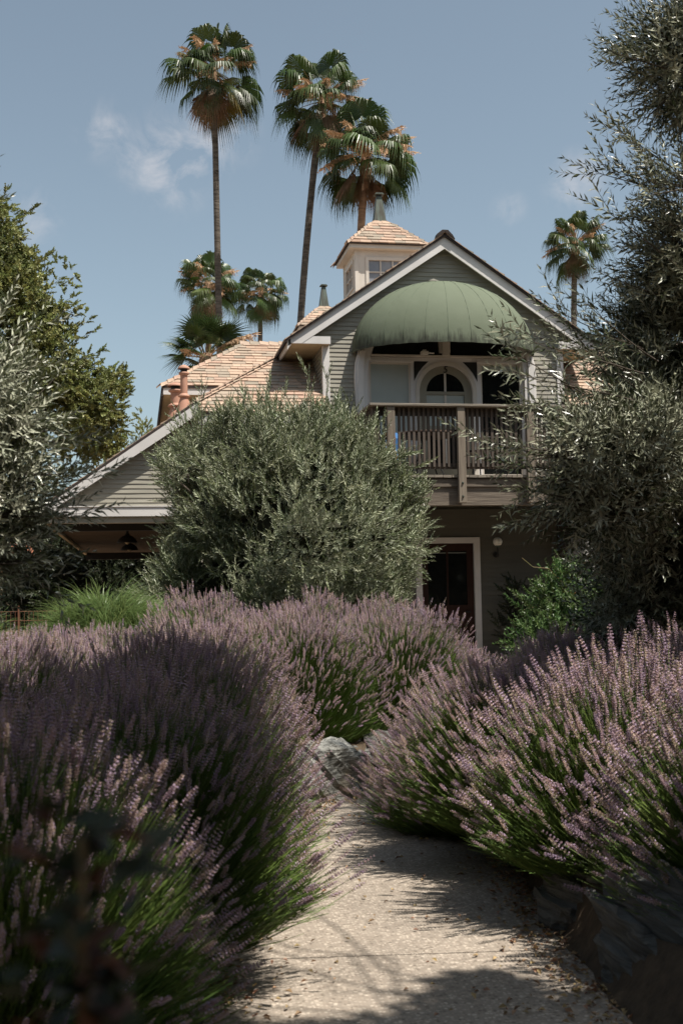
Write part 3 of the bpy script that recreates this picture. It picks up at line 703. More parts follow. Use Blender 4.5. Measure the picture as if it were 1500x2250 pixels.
# --- front skirt roof (left wing): eave Y 18.45 z 4.475, pitch .7
PT = .7; EY, EZ = 18.45, 4.475
fr = hnode('wing_roof')
def zf(y): return EZ+PT*(y-EY)
n_f = Vector((0, -PT, 1)).normalized(); v_f = Vector((0, 1, PT)).normalized(); hl = math.sqrt(1+PT*PT)
HX, HY = 1.0, 18.8
deckpts = [(1.0, EY, EZ), (3.14, EY, EZ), (3.14, HY, zf(HY)), (3.14, 21.1, zf(21.1)), (3.3, 21.1, zf(21.1)), (HX, HY, zf(HY))]
hp('roof_deck', MB().slab([Vector(p)-Vector((0, 0, .0)) for p in deckpts], (0, 0, -.05)), M['edge'], fr)
def ul(s):
    y = EY+s/hl
    return (0.0 if y < HY else (y-HY), 2.14)
shingle_plane(fr, (1.0, EY, EZ), (1, 0, 0), v_f, n_f, 21, .131, ul, seed=31)
hp('eave_fascia', MB().box(.99, 3.14, EY+.012, EY+.05, EZ-.20, EZ-.045), M['white'], fr)
hp('eave_soffit', MB().box(.99, 3.1, EY+.05, YW-.1, EZ-.20, EZ-.18), M['soffit'], fr)
# left-facing plane over the carport
lzs = zf(HY)
lp = [(HX, HY-.1, lzs), (HX+2.0, HY+2.0, lzs+2.0*PT), (HX+2.0, 34, lzs+2.0*PT), (-1.42, 34, lzs-2.42*PT), (-1.42, HY-.1, lzs-2.42*PT)]
hp('roof_deck', MB().slab(lp[::-1], (0, 0, -.05)), M['edge'], fr)
v_l = Vector((1, 0, PT)).normalized(); n_l = Vector((-PT, 0, 1)).normalized()
def ul2(s):
    x = s/hl; return (0.0 if x < 2.42 else x-2.42+.0, 15.2)
shingle_plane(fr, (-1.42, HY-.1, lzs-2.42*PT), (0, 1, 0), v_l, n_l, 40, .131, ul2, as_parts=False, seed=33, wmin=.25, wmax=.5)
cap_line(fr, (HX-.02, HY-.06, lzs-.005), (HX+1.72, HY+1.70, lzs+1.71*PT), (-1, 0, -PT), (0, -1, -PT), e=.205, w=.12)
# carport gable: rake board, siding, fascia, beams, ceiling
YC = 18.87; ZT = lambda x: lzs-.05-(HX-x)*PT
hp('rake_board', MB().prism([(-1.44, ZT(-1.44)), (-1.44, ZT(-1.44)-.05), (-1.30, 2.84), (-1.2, 3.0), (HX, ZT(HX)-.19), (HX, ZT(HX))], YC-.17, YC-.135), M['white'], fr)
cg = hp('carport_gable_wall', MB().prism([(-1.2, 2.9), (HX+.05, 2.9), (HX+.05, ZT(HX)-.06), (-1.2, ZT(-1.2)-.06)], YC+.004, YC+.08), M['siding'])
siding(cg, 25, YC, 2.99, .0755, lambda z: (max(-1.2, HX+(z-lzs+.10)/PT), HX+.1 if z < 4.5 else HX), seed=12)
hp('rake_soffit', MB().slab([(-1.4, YC-.135, ZT(-1.4)-.02), (HX, YC-.135, ZT(HX)-.02), (HX, YC, ZT(HX)-.02), (-1.4, YC, ZT(-1.4)-.02)], (0, 0, .015)), M['white'])
hp('carport_fascia', MB().box(-1.43, 3.1, YC-.15, YC-.115, 2.835, 2.985).box(-1.43, 3.1, YC-.165, YC-.02, 2.985, 3.0), M['white'])
hp('carport_lintel', MB().box(-1.40, 3.1, YC-.10, YC+.12, 2.735, 2.833), M['siding'])
hp('carport_beam', MB().box(-1.3, 3.1, YC+.9, YC+1.1, 2.665, 2.80), M['dark'])
cb = MB()
y = YC+.13
while y < 34: cb.box(-1.38, 3.1, y, y+.135, 2.79+random.uniform(-.002, .002), 2.82); y += .142
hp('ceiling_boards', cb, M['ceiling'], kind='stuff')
hp('carport_edge_beam', MB().box(-1.45, -1.385, YC-.1, 34, 2.74, 2.99), M['soffit'])
hp('carport_edge_trim', MB().box(-1.50, -1.455, YC-.1, 34.1, 2.88, 2.97), M['edge'])
hp('carport_end_beam', MB().box(-1.4, 3.1, 33.9, 34.05, 2.6, 2.82), M['dark'])
for yy in (19.3, 26.5, 33.5): hp('carport_post', MB().box(1.35, 1.5, yy, yy+.15, .3, 2.79), M['brownpost'])
# --- rear hip roof block
BY, BZ, BX = 22.0, 5.53, .49
rr = hnode('rear_roof'); t2 = 1.75
bp_ = [(BX, BY, BZ), (5.2, BY, BZ), (5.2, BY+t2, BZ+t2*PT), (BX+t2, BY+t2, BZ+t2*PT)]
hp('roof_deck', MB().slab(bp_, (0, 0, -.05)), M['edge'], rr)
hp('roof_deck', MB().slab([(BX, BY, BZ), (BX+t2, BY+t2, BZ+t2*PT), (BX+t2, BY+5, BZ+t2*PT), (BX, BY+6.7, BZ)][::1], (0, 0, -.05)), M['edge'], rr)
hp('roof_deck', MB().slab([(BX+t2, BY+t2, BZ+t2*PT), (5.2, BY+t2, BZ+t2*PT), (5.2, BY+2*t2, BZ), (BX+t2, BY+2*t2, BZ)][::1], (0, 0, -.05)), M['edge'], rr)
shingle_plane(rr, (BX, BY, BZ), (1, 0, 0), v_f, n_f, 16, .131, lambda s: (s/hl, 2.9), seed=41)
cap_line(rr, (BX, BY, BZ+.01), (BX+t2, BY+t2, BZ+t2*PT+.01), (-1, 0, -PT), (0, -1, -PT), e=.2, w=.12)
cap_line(rr, (BX+t2-.1, BY+t2, BZ+t2*PT+.01), (4.0, BY+t2, BZ+t2*PT+.01), (0, 1, -PT), (0, -1, -PT), e=.2, w=.13)
hp('eave_fascia', MB().box(BX+.02, 3.2, BY+.015, BY+.05, BZ-.17, BZ-.045), M['white'], rr)
hp('eave_soffit', MB().box(BX+.03, 3.2, BY+.05, BY+6.6, BZ-.17, BZ-.15), M['soffit'], rr)
hp('eave_fascia', MB().box(BX+.0, BX+.03, BY+.015, BY+6.7, BZ-.2, BZ-.05), M['edge'], rr)
hp('rear_wall', MB().box(1.05, 3.1, BY+.55, BY+.65, 3.9, BZ-.17).box(1.05, 1.15, BY+.65, BY+6, 3.0, BZ-.17), M['siding'], rr)

# --- right wing (mostly behind the olive)
rw = hnode('far_wing_roof')
hp('roof_deck', MB().slab([(7.26, EY, EZ), (12.5, EY, EZ), (12.5, 21.2, zf(21.2)), (7.26, 21.2, zf(21.2))], (0, 0, -.05)), M['edge'], rw)
shingle_plane(rw, (7.26, EY, EZ), (1, 0, 0), v_f, n_f, 25, .131, lambda s: (0, 5.2), as_parts=False, seed=51)
hp('eave_fascia', MB().box(7.26, 12.5, EY+.012, EY+.05, EZ-.2, EZ-.045), M['white'], rw)
hp('far_wing_wall', MB().box(7.32, 12.3, YW+.15, YW+.27, .2, 4.4), M['siding'])
hp('porch_post', MB().box(7.12, 7.31, YW-.16, YW+.02, .3, 2.95), M['brownpost'])
hp('side_panel', MB().box(7.33, 7.82, YW+.06, YW+.14, 1.2, 2.62).box(7.30, 7.85, YW+.02, YW+.14, 2.62, 2.72), M['greywall'])
hp('window_frame', MB().box(7.95, 8.0, YW+.1, YW+.15, 1.4, 2.6).box(8.9, 8.95, YW+.1, YW+.15, 1.4, 2.6).box(7.95, 8.95, YW+.1, YW+.148, 2.6, 2.68), M['white'])

# --- cupolas on the ridge
def cupola(yc, detailed):
    cu = hnode('cupola'); cx = 5.2; h = .81; wz = 8.70; ez = 8.80; az = 9.50; wh = .665; par = cu
    C = MB(); wy0, wy1 = yc-wh, yc+wh; zb = 6.4
    # walls with window openings front and side
    C.box(cx-wh, cx-.40, wy0, wy0+.05, zb, wz).box(cx+.40, cx+wh, wy0, wy0+.05, zb, wz).box(cx-.40, cx+.40, wy0, wy0+.05, 8.49, wz).box(cx-.40, cx+.40, wy0, wy0+.05, zb, 7.98)
    C.box(cx-wh, cx-wh+.05, wy0+.05, yc-.40, zb, wz).box(cx-wh, cx-wh+.05, yc+.40, wy1, zb, wz).box(cx-wh, cx-wh+.05, yc-.40, yc+.40, 8.49, wz).box(cx-wh, cx-wh+.05, yc-.40, yc+.40, zb, 7.98)
    C.box(cx+wh-.05, cx+wh, wy0+.05, wy1, zb, wz).box(cx-wh+.05, cx+wh-.05, wy1-.05, wy1, zb, wz)
    hp('cupola_wall', C, M['cream'], par)
    # windows: 3 x 2 lights
    def window(axis):
        f = MB(); g = MB()
        def bx(a0, a1, d0, d1, z0, z1, m):
            if axis == 'X': m.box(cx+a0, cx+a1, wy0+d0, wy0+d1, z0, z1)
            else: m.box(cx-wh+d0, cx-wh+d1, yc+a0, yc+a1, z0, z1)
        for a0, a1, z0, z1 in ((-.45, -.385, 7.93, 8.55), (.385, .45, 7.93, 8.55), (-.385, .385, 8.485, 8.55), (-.385, .385, 7.93, 7.985)): bx(a0, a1, -.02, .03, z0, z1, f)
        for a in (-.13, .13): bx(a-.012, a+.012, .0, .03, 7.985, 8.485, f)
        bx(-.385, .385, .002, .028, 8.225, 8.249, f)
        bx(-.39, .39, .032, .042, 7.98, 8.49, g)
        hp('window_frame', f, M['cream'], par); hp('window_pane', g, M['cupglass'], par)
    window('X'); window('Y')
    for sx, sy in ((-1, -1), (-1, 1)):
        hp('corner_trim', MB().box(cx+sx*wh-.012, cx+sx*wh+.06, yc+sy*wh-.012, yc+sy*wh+.05, zb, wz), M['cream'], par)
    # eave box
    E = MB().box(cx-h, cx+h, yc-h, yc-h+.03, ez-.10, ez).box(cx-h, cx+h, yc+h-.03, yc+h, ez-.10, ez).box(cx-h, cx-h+.03, yc-h+.03, yc+h-.03, ez-.10, ez).box(cx+h-.03, cx+h, yc-h+.03, yc+h-.03, ez-.10, ez)
    hp('cupola_fascia', E, M['creamtrim'], par)
    hp('cupola_soffit', MB().box(cx-h+.03, cx+h-.03, yc-h+.03, yc+h-.03, wz-.002, wz+.02), M['cream'], par)
    hh = h+.045; tp = .14; rise = az-ez; sl = rise/(hh-tp)
    R_ = MB()
    c4 = [(cx-hh, yc-hh), (cx+hh, yc-hh), (cx+hh, yc+hh), (cx-hh, yc+hh)]; t4 = [(cx-tp, yc-tp), (cx+tp, yc-tp), (cx+tp, yc+tp), (cx-tp, yc+tp)]
    V = [(x, y_, ez) for x, y_ in c4]+[(x, y_, az) for x, y_ in t4]+[(x, y_, ez-.02) for x, y_ in c4]
    R_.add(V, [(0, 1, 5, 4), (1, 2, 6, 5), (2, 3, 7, 6), (3, 0, 4, 7), (4, 5, 6, 7), (0, 8, 9, 1), (1, 9, 10, 2), (2, 10, 11, 3), (3, 11, 8, 0), (8, 11, 10, 9)])
    hp('roof_deck', R_, M['edge'], par)
    L_ = math.sqrt(1+sl*sl); rows = int((hh-tp)*L_/.125)
    for (O, u, iv) in (((cx-hh, yc-hh, ez), (1, 0, 0), (0, 1)), ((cx-hh, yc+hh, ez), (0, -1, 0), (1, 0)), ((cx+hh, yc-hh, ez), (0, 1, 0), (-1, 0)), ((cx+hh, yc+hh, ez), (-1, 0, 0), (0, -1))):
        v = Vector((iv[0], iv[1], sl)).normalized(); nn = Vector((-iv[0]*sl, -iv[1]*sl, 1)).normalized()
        shingle_plane(par, O, u, v, nn, rows, .125, lambda s: (s/L_, 2*hh-s/L_), as_parts=(detailed and u == (1, 0, 0)), seed=61)
    for sx, sy in ((-1, -1), (1, -1), (-1, 1), (1, 1)):
        A = Vector((cx+sx*hh, yc+sy*hh, ez+.006)); B = Vector((cx+sx*tp, yc+sy*tp, az+.006))
        cap_line(par, A, B, (sx, 0, -sl), (0, sy, -sl), e=.155, w=.10, joined=not (detailed and sy < 0))
    # copper vent spire
    S = MB(); z0, z1 = az-.02, az+.57
    for i, (za, wa) in enumerate(((z0, .135), (z1, .055))): S.V += [(cx-wa, yc-wa, za), (cx+wa, yc-wa, za), (cx+wa, yc+wa, za), (cx-wa, yc+wa, za)]
    S.F += [(0, 1, 5, 4), (1, 2, 6, 5), (2, 3, 7, 6), (3, 0, 4, 7), (4, 5, 6, 7)]; S.mi += [0]*5
    hp('vent_spire', S, M['copper'], par)
    S = MB().box(cx-.05, cx+.05, yc-.05, yc+.05, z1, z1+.05); hp('spire_neck', S, M['dark'], par)
    hp('spire_cap', MB().prism([(cx-.105, z1+.04), (cx+.105, z1+.04), (cx+.07, z1+.075), (cx-.07, z1+.075)], yc-.10, yc+.10), M['copper'], par)
    hp('spire_flashing', MB().lathe([(.18, az-.06), (.15, az+.005), (.10, az+.01)], cx, yc, 12), M['copper'], par)
cupola(24.06, True); cupola(31.6, False)

# --- flue pipes through the carport roof
def flue(x, y, z0, z1, r, rb):
    zc = lzs-(HX-x)*PT; f = thing('flue_pipe', 'tall salmon painted flue pipe with conical cap by the roof edge' if r < .08 else 'short wide salmon flue pipe with flat cap beside the tall flue', 'flue pipe', (x, y, zc), 'flue pipes on the wing roof')
    def lt(n, prof, m='pipe'): MB().lathe([(a, b-zc) for a, b in prof], 0, 0, 20).build(n, M[m], f, True)
    lt('pipe', [(r, z0), (r, z1)])
    lt('base_cone', [(rb*1.15, zc-.15), (rb, zc+.1), (r*1.12, zc+.36), (r, zc+.38)])
    lt('storm_collar', [(r*1.0, zc+.44), (r*1.6, zc+.40), (r*1.65, zc+.385), (r, zc+.37)])
    lt('cap_screen', [(r*.95, z1-.01), (r*.95, z1+.06)], 'dark')
    lt('cap_ring', [(r*1.0, z1-.06), (r*1.45, z1-.04), (r*1.45, z1-.01), (r, z1)])
    lt('cap', [(r*1.7, z1+.05), (r*1.72, z1+.065), (r*1.2, z1+.10), (.02, z1+.125)])
flue(.83, 20.05, 4.5, 5.42, .062, .15)
flue(.70, 20.55, 4.5, 5.20, .085, .16)

# --- awning dome
aw = hnode('awning'); ACX, ARX, ARP, ARZ, AZ0 = 5.165, 1.575, 1.08, 1.22, 5.60
def dome(a, t):
    """a 0..pi round the rim, t 0 rim .. 1 apex"""
    c = math.cos(t*math.pi/2); s = math.sin(t*math.pi/2); c = c**.96
    return Vector((ACX-ARX*math.cos(a)*c, YW-.035-ARP*math.sin(a)*c, AZ0+ARZ*s-.0*math.sin(a)))
NG = 13
for g in range(NG):
    a0, a1 = math.pi*g/NG, math.pi*(g+1)/NG; V = []; F = []; na, ntt = 5, 12
    for j in range(ntt+1):
        for i in range(na+1):
            t = j/ntt*.985; a = a0+(a1-a0)*i/na; p = dome(a, t); sag = 0
            V.append(p+(Vector((ACX, YW, AZ0))-p).normalized()*sag)
    for j in range(ntt):
        for i in range(na): q = j*(na+1)+i; F.append((q, q+1, q+na+2, q+na+1))
    mb = MB().add(V, F); o = hp('awning_panel', mb, M['awning'], aw, True)
    # hanging rim hem
for g in range(1, NG):
    a = math.pi*g/NG; P = [dome(a, t/10*.97) for t in range(11)]
    P = [p+(p-Vector((ACX, YW, AZ0))).normalized()*.003 for p in P]
    hp('awning_seam', MB().tube(P, .0028, 5), M['awnseam'], aw, True)
hem = MB(); V = []; n = 48
for i in range(n+1):
    p = dome(math.pi*i/n, 0); V += [p+Vector((0, 0, .004)), p+Vector((0, 0, -.032-.004*math.sin(i*1.9)))]
hem.add(V, [(2*i, 2*i+2, 2*i+3, 2*i+1) for i in range(n)]); o = hp('awning_hem', hem, M['awning'], aw); md = o.modifiers.new('solid', 'SOLIDIFY'); md.thickness = .006
hp('awning_frame', MB().tube([dome(math.pi*i/24, .01)+Vector((0, 0.015, -.01)) for i in range(25)], .012, 6), M['dark'], aw, True)
# torn peak: bent frame strips and a dark hole patch
tp = MB()
for k in range(4):
    a = R(96+k*11); p0 = dome(a, .86)+Vector((0, -.012, .012)); p1 = dome(a, .955)+Vector((.02*k, -.015, .02)); s = Vector((.016, 0, .002))
    tp.add([p0-s, p0+s, p1+s*1.3, p1-s*.6], [(0, 1, 2, 3)])
hp('torn_peak_strip', tp, M['dark'], aw)

# --- upper door wall panel, windows, arched door
PY = YW-.05
def arc(cx, cz, r, a0, a1, n): return [(cx+r*math.cos(a0+(a1-a0)*i/n), cz+r*math.sin(a0+(a1-a0)*i/n)) for i in range(n+1)]
pw = hnode('balcony_door_wall')
hp('white_surround', MB().box(3.80, 3.87, PY, YW+.1, 3.3, 5.52).box(4.585, 4.735, PY, YW+.1, 3.3, 5.52).box(5.665, 5.81, PY, YW+.1, 3.3, 5.52).box(6.535, 6.60, PY, YW+.1, 3.3, 5.52)
   .box(3.87, 4.585, PY, YW+.1, 5.43, 5.52).box(5.81, 6.535, PY, YW+.1, 5.43, 5.52).box(3.87, 4.585, PY, YW+.1, 3.3, 3.50).box(5.81, 6.535, PY, YW+.1, 3.3, 3.50), M['white'], pw)
# spandrel over the arch
S = MB(); arcp = arc(5.2, 4.93, .465, math.pi, 0, 24)
for (xa, za), (xb, zb_) in zip(arcp, arcp[1:]): S.prism([(xa, za), (xb, zb_), (xb, 5.52), (xa, 5.52)], PY-.0015, YW+.1)
hp('arch_spandrel', S, M['white'], pw)
# raised arch moulding
ring = MB(); o1 = arc(5.2, 4.93, .535, math.pi, 0, 28); i1 = arc(5.2, 4.93, .468, math.pi, 0, 28)
for k in range(28): ring.prism([i1[k], i1[k+1], o1[k+1], o1[k]], PY-.022, PY)
ring.box(4.665, 4.732, PY-.022, PY, 3.38, 4.93).box(5.668, 5.735, PY-.022, PY, 3.38, 4.93)
hp('arch_moulding', ring, M['creamtrim'], pw)
for s in (-1, 1):
    q = [(5.2+s*.555, 5.455), (5.2+s*.30, 5.455), (5.2+s*.40, 5.36), (5.2+s*.48, 5.26), (5.2+s*.53, 5.165), (5.2+s*.555, 5.12)]
    hp('corner_light', MB().prism(q if s < 0 else q[::-1], PY-.006, PY), M['dark'], pw)
# arched door leaf (4.735..5.665), springing z 4.93
DY = YW-.01; dl = hnode('arched_door'); D = MB(); o1 = arc(5.2, 4.93, .462, math.pi, 0, 24); i1 = arc(5.2, 4.93, .335, math.pi, 0, 24)
for k in range(24): D.prism([i1[k], i1[k+1], o1[k+1], o1[k]], DY, DY+.045)
D.box(4.738, 4.865, DY, DY+.045, 3.38, 4.93).box(5.535, 5.662, DY, DY+.045, 3.38, 4.93).box(4.865, 5.535, DY, DY+.045, 3.38, 3.62).box(4.865, 5.535, DY, DY+.045, 4.895, 4.95)
D.box(4.865, 5.535, DY, DY+.045, 4.30, 4.36)
hp('door_leaf', D, M['doorpaint'], dl)
hp('door_bars', MB().box(5.182, 5.218, DY+.006, DY+.04, 4.95, 5.262).box(5.182, 5.218, DY+.006, DY+.04, 3.62, 4.30).box(5.182, 5.218, DY+.006, DY+.04, 4.36, 4.895), M['creamtrim'], dl)
hp('door_glass', MB().prism(arc(5.2, 4.945, .333, 0, math.pi, 20), DY+.022, DY+.03).box(4.865, 5.535, DY+.022, DY+.03, 3.62, 4.30), M['glass'], dl)
hp('door_blind', MB().box(4.87, 5.53, DY+.024, DY+.034, 4.362, 4.893), M['shade'], dl)
for z in (4.72, 3.7): hp('door_hinge', MB().box(4.722, 4.742, DY-.012, DY+.005, z, z+.11), M['rust'], dl)
# windows beside the door
def window(x0, x1, shade):
    w = hnode('picture_window'); t = .028
    hp('window_sash', MB().box(x0, x0+t, PY+.01, PY+.05, 3.5, 5.43).box(x1-t, x1, PY+.01, PY+.05, 3.5, 5.43).box(x0+t, x1-t, PY+.01, PY+.05, 5.40, 5.43).box(x0+t, x1-t, PY+.01, PY+.05, 3.5, 3.53), M['creamtrim'], w)
    hp('window_pane', MB().box(x0+t, x1-t, PY+.03, PY+.036, 3.53, 5.40), M['shade'] if shade else M['glass'], w)
    if not shade: hp('rolled_shade', MB().box(x0+t+.004, x1-t-.004, PY+.022, PY+.028, 5.31, 5.398), M['shade'], w)
    hp('head_casing', MB().box(x0-.06, x1+.06, PY-.03, PY, 5.44, 5.475).box(x0-.06, x1+.06, PY-.018, PY, 5.475, 5.51), M['white'], w)
window(3.872, 4.583, True); window(5.812, 6.533, False)
# transom, glazing under the awning
tr = MB(); tp_ = [(3.95, 5.565)]+[(ACX-1.22*math.cos(math.pi*i/24), 5.58+.62*math.sin(math.pi*i/24)) for i in range(25)]+[(6.40, 5.565)]
hp('transom_glass', MB().prism(tp_[::-1], YW-.028, YW-.02), M['glass'], pw)
hp('transom_sill', MB().box(3.82, 6.58, PY-.045, YW, 5.525, 5.562), M['creamtrim'], pw, bev=.006)
hp('awning_bracket', MB().prism([(5.12, 5.53), (5.235, 5.53), (5.235, 6.05), (5.12, 6.05)], YW-.22, YW-.14).prism([(5.09, 5.60), (5.265, 5.60), (5.265, 6.05), (5.09, 6.05)], YW-.14, YW-.03), M['creamtrim'], pw)
# curved pilasters
for s in (-1, 1):
    X = lambda x: x if s < 0 else 2*5.2-x
    q = [(X(3.66), 3.3), (X(3.645), 4.4), (X(3.62), 4.95), (X(3.615), 5.2), (X(3.635), 5.42), (X(3.70), 5.66), (X(3.97), 5.75), (X(3.90), 5.56), (X(3.855), 5.40), (X(3.83), 5.2), (X(3.825), 4.4), (X(3.825), 3.3)]
    hp('curved_pilaster', MB().prism(q if s > 0 else q[::-1], YW-.13, YW-.02), M['white'], pw, bev=.004)
    q = [(X(3.66), 5.0), (X(3.655), 5.35), (X(3.70), 5.6), (X(3.80), 5.62), (X(3.765), 5.35), (X(3.76), 5.0), (X(3.76), 3.3), (X(3.67), 3.3)]
    hp('pilaster_face', MB().prism(q if s > 0 else q[::-1], YW-.16, YW-.13), M['white'], pw, bev=.004)
# house number 5
fc = bpy.data.curves.new('number', 'FONT'); fc.body = '5'; fc.size = .165; fc.extrude = .004; fc.align_x = 'CENTER'; fc.shear = .18
fo = bpy.data.objects.new('number', fc); me = bpy.data.meshes.new_from_object(fo); me.materials.clear(); me.materials.append(M['dark'])
no = link('number_plate', me, dl); no.rotation_euler = (R(90), 0, 0); no.location = (5.2, DY-.005, 5.275)
# flood light under the awning, catching the sun
fl = thing('flood_light', 'small white flood light under the awning rim above the arched door', 'light', (4.80, YW-.19, 5.575))
MB().box(-.06, .06, -.05, .05, -.03, .02).build('lamp_housing', M['globe'], fl); MB().box(-.03, .03, -.02, .02, .02, .05).build('mount', M['globe'], fl)
MB().tube([(.06, 0, 0), (.13, 0, -.005), (.17, .02, 0)], .012, 6).build('lamp_arm', M['globe'], fl)

# --- lower door
ld = hnode('front_door')
hp('door_frame', MB().box(4.61, 4.715, YW-.05, YW+.03, .3, 2.36).box(5.625, 5.73, YW-.05, YW+.03, .3, 2.36).box(4.61, 5.73, YW-.05, YW+.03, 2.36, 2.46), M['white'], ld, bev=.003)
dd = MB(); y0, y1 = YW+.02, YW+.065
dd.box(4.72, 4.83, y0, y1, .34, 2.355).box(5.51, 5.62, y0, y1, .34, 2.355).box(4.83, 5.51, y0, y1, 2.23, 2.355).box(4.83, 5.51, y0, y1, 1.20, 1.32).box(4.83, 5.51, y0, y1, .34, .52).box(5.155, 5.185, y0+.004, y1, 1.32, 2.23).box(5.14, 5.20, y0, y1, .52, 1.20)
hp('door_leaf', dd, M['reddoor'], ld)
hp('door_panel', MB().box(4.83, 5.14, y0+.015, y1-.005, .52, 1.20).box(5.20, 5.51, y0+.015, y1-.005, .52, 1.20), M['reddoor'], ld)
hp('door_glass', MB().box(4.83, 5.155, y0+.02, y1-.01, 1.32, 2.23).box(5.185, 5.51, y0+.02, y1-.01, 1.32, 2.23), M['glass'], ld)
hp('door_handle', MB().tube([(5.545, y0, 1.2), (5.545, y0-.05, 1.2), (5.46, y0-.055, 1.2)], .012, 8), M['dark'], ld)
hp('door_blind_edge', MB().box(4.84, 5.15, y0+.012, y0+.018, 2.195, 2.205).box(5.19, 5.50, y0+.012, y0+.018, 2.195, 2.205), M['shade'], ld)

# --- balcony
bal = hnode('balcony'); BYF = 17.4; X0, X1 = 3.60, 7.92; DZ = 3.36; RZ = 4.46  # right end lengthened so the deck's shadow covers the lower wall
k = 0; x = X0-.02
while x < X1:
    hp('deck_board', MB().box(x, x+.132, BYF-.03-random.uniform(0, .012), YW-.06, DZ-.038+random.uniform(-.002, .002), DZ), M['woodrail'], bal); x += .139
hp('front_joist', MB().box(X0, X1, BYF+.02, BYF+.06, DZ-.18, DZ-.04).box(X0, X1, BYF+.0, BYF+.015, DZ-.18, DZ-.06), M['woodbeam'], bal)
hp('front_beam', MB().box(X0-.02, X1+.02, BYF+.03, BYF+.12, DZ-.47, DZ-.184), M['woodbeam'], bal)
hp('side_beam', MB().box(X0, X0+.04, BYF+.12, YW-.05, DZ-.20, DZ-.04).box(X1-.04, X1, BYF+.12, YW-.05, DZ-.20, DZ-.04), M['woodbeam'], bal)
hp('underdeck_boards', MB().box(X0+.04, X1-.04, BYF+.12, YW-.05, DZ-.06, DZ-.042), M['woodbal'], bal)
for px in (3.865, 4.98, 6.10, 7.22):
    hp('rail_post', MB().box(px-.062, px+.062, BYF-.10, BYF-.012, DZ-.44, RZ-.04), M['woodpost'], bal, bev=.006)
    for z in (DZ-.34, DZ-.13):
        b_ = MB().lathe([(.0, .022), (.012, .02), (.02, .0)], 0, 0, 10); o = b_.build('bolt', M['copper'], bal); o.location = (px-.0, BYF-.10, z); o.rotation_euler = (R(90), 0, 0)
hp('corner_post', MB().box(X0-.01, X0+.07, BYF-.012, BYF+.07, DZ, RZ-.04).box(X1-.07, X1+.01, BYF-.012, BYF+.07, DZ, RZ-.04), M['woodbal'], bal)
hp('handrail', MB().box(X0-.07, X1+.07, BYF-.125, BYF+.10, RZ-.04, RZ), M['woodrail'], bal, bev=.006)
for xx in (X0, X1): hp('side_handrail', MB().box(xx-.07, xx+.08, BYF+.101, YW-.04, RZ-.039, RZ-.001), M['woodrail'], bal, bev=.006)
hp('top_rail', MB().box(X0, X1, BYF+.045, BYF+.083, RZ-.17, RZ-.041), M['woodbal'], bal)
hp('bottom_rail', MB().box(X0, X1, BYF+.045, BYF+.083, DZ+.10, DZ+.19), M['woodbal'], bal)
bm = MB().box(-.019, .019, 0, .038, 0, RZ-.042-DZ-.13).mesh('baluster', M['woodbal'])
x = X0+.10
while x < X1-.08:
    if all(abs(x-p) > .075 for p in (3.865, 4.98, 6.10, 7.22)):
        o = link('baluster', bm, bal, loc=(x, BYF+.006, DZ+.13)); o.rotation_euler.y = random.uniform(-.006, .006)
    x += .0785
for xx, dx in ((X0-.0, 0), (X1-.04, 0)):
    hp('side_top_rail', MB().box(xx+.0385, xx+.0385+.03, BYF+.1, YW-.05, RZ-.17, RZ-.041).box(xx+.0385, xx+.0385+.03, BYF+.1, YW-.05, DZ+.10, DZ+.19), M['woodbal'], bal)
    y = BYF+.13
    while y < YW-.08: link('baluster', bm, bal, loc=(xx+.019, y, DZ+.13)); y += .0785
# balcony furniture
def bistro_table(x, y):
    t = thing('bistro_table', 'round dark patio table with splayed legs behind the balcony balusters', 'table', (x, y, DZ))
    MB().lathe([(0, .70), (.50, .70), (.52, .715), (.52, .735), (.50, .745), (0, .745)], 0, 0, 36).build('table_top', M['tabletop'], t, False)
    for a in (.7, 2.3, 3.9, 5.5): MB().tube([(.10*math.cos(a), .10*math.sin(a), .70), (.16*math.cos(a), .16*math.sin(a), .35), (.36*math.cos(a), .36*math.sin(a), .0)], .012, 6).build('leg', M['dark'], t)
bistro_table(4.62, 18.15)
def wicker_chair(x, y, rz, lab):
    t = thing('patio_chair', lab, 'chair', (x, y, DZ), 'patio chairs on the balcony', rz)
    for sx in (-.22, .22):
        for sy in (-.2, .2): MB().tube([(sx*.95, sy*.9, .42), (sx*1.12, sy*1.15, 0)], .011, 6).build('leg', M['dark'], t)
    MB().box(-.24, .24, -.22, .22, .42, .45).build('seat', M['chair'], t)
    b = MB(); b.tube([(-.24, .22, .44), (-.25, .27, .85), (.25, .27, .85), (.24, .22, .44)], .014, 6)
    for k in range(7): b.box(-.22, .22, .235+k*.005, .25+k*.005, .50+k*.05, .53+k*.05)
    b.build('backrest', M['chair'], t)
    for s in (-1, 1): MB().tube([(s*.25, .25, .66), (s*.27, 0, .66), (s*.26, -.18, .64), (s*.25, -.2, .42)], .012, 6).build('armrest', M['dark'], t)
wicker_chair(5.45, 18.1, R(-75), 'dark patio chair to the right of the round balcony table')
wicker_chair(4.02, 18.2, R(95), 'dark patio chair left of the round table draped with a striped cloth')
cl = thing('striped_cloth', 'blue and orange striped cloth hanging over the chair behind the balusters', 'cloth', (3.99, 17.93, DZ+.28))
for k in range(5):
    xx = -.10+k*.05; V = []
    for j in range(6): z = .45*j/5; V += [(xx-.03*(j/5)+.008*math.sin(j*2), .01*math.sin(j*1.7+k), z), (xx+.05-.03*(j/5)+.008*math.sin(j*2), .01*math.sin(j*1.7+k+.7), z)]
    o = MB().add(V, [(2*j, 2*j+1, 2*j+3, 2*j+2) for j in range(5)]).build('cloth_stripe', M['blueband'] if k % 2 == 0 else M['orangeband'], cl); md = o.modifiers.new('solid', 'SOLIDIFY'); md.thickness = .004

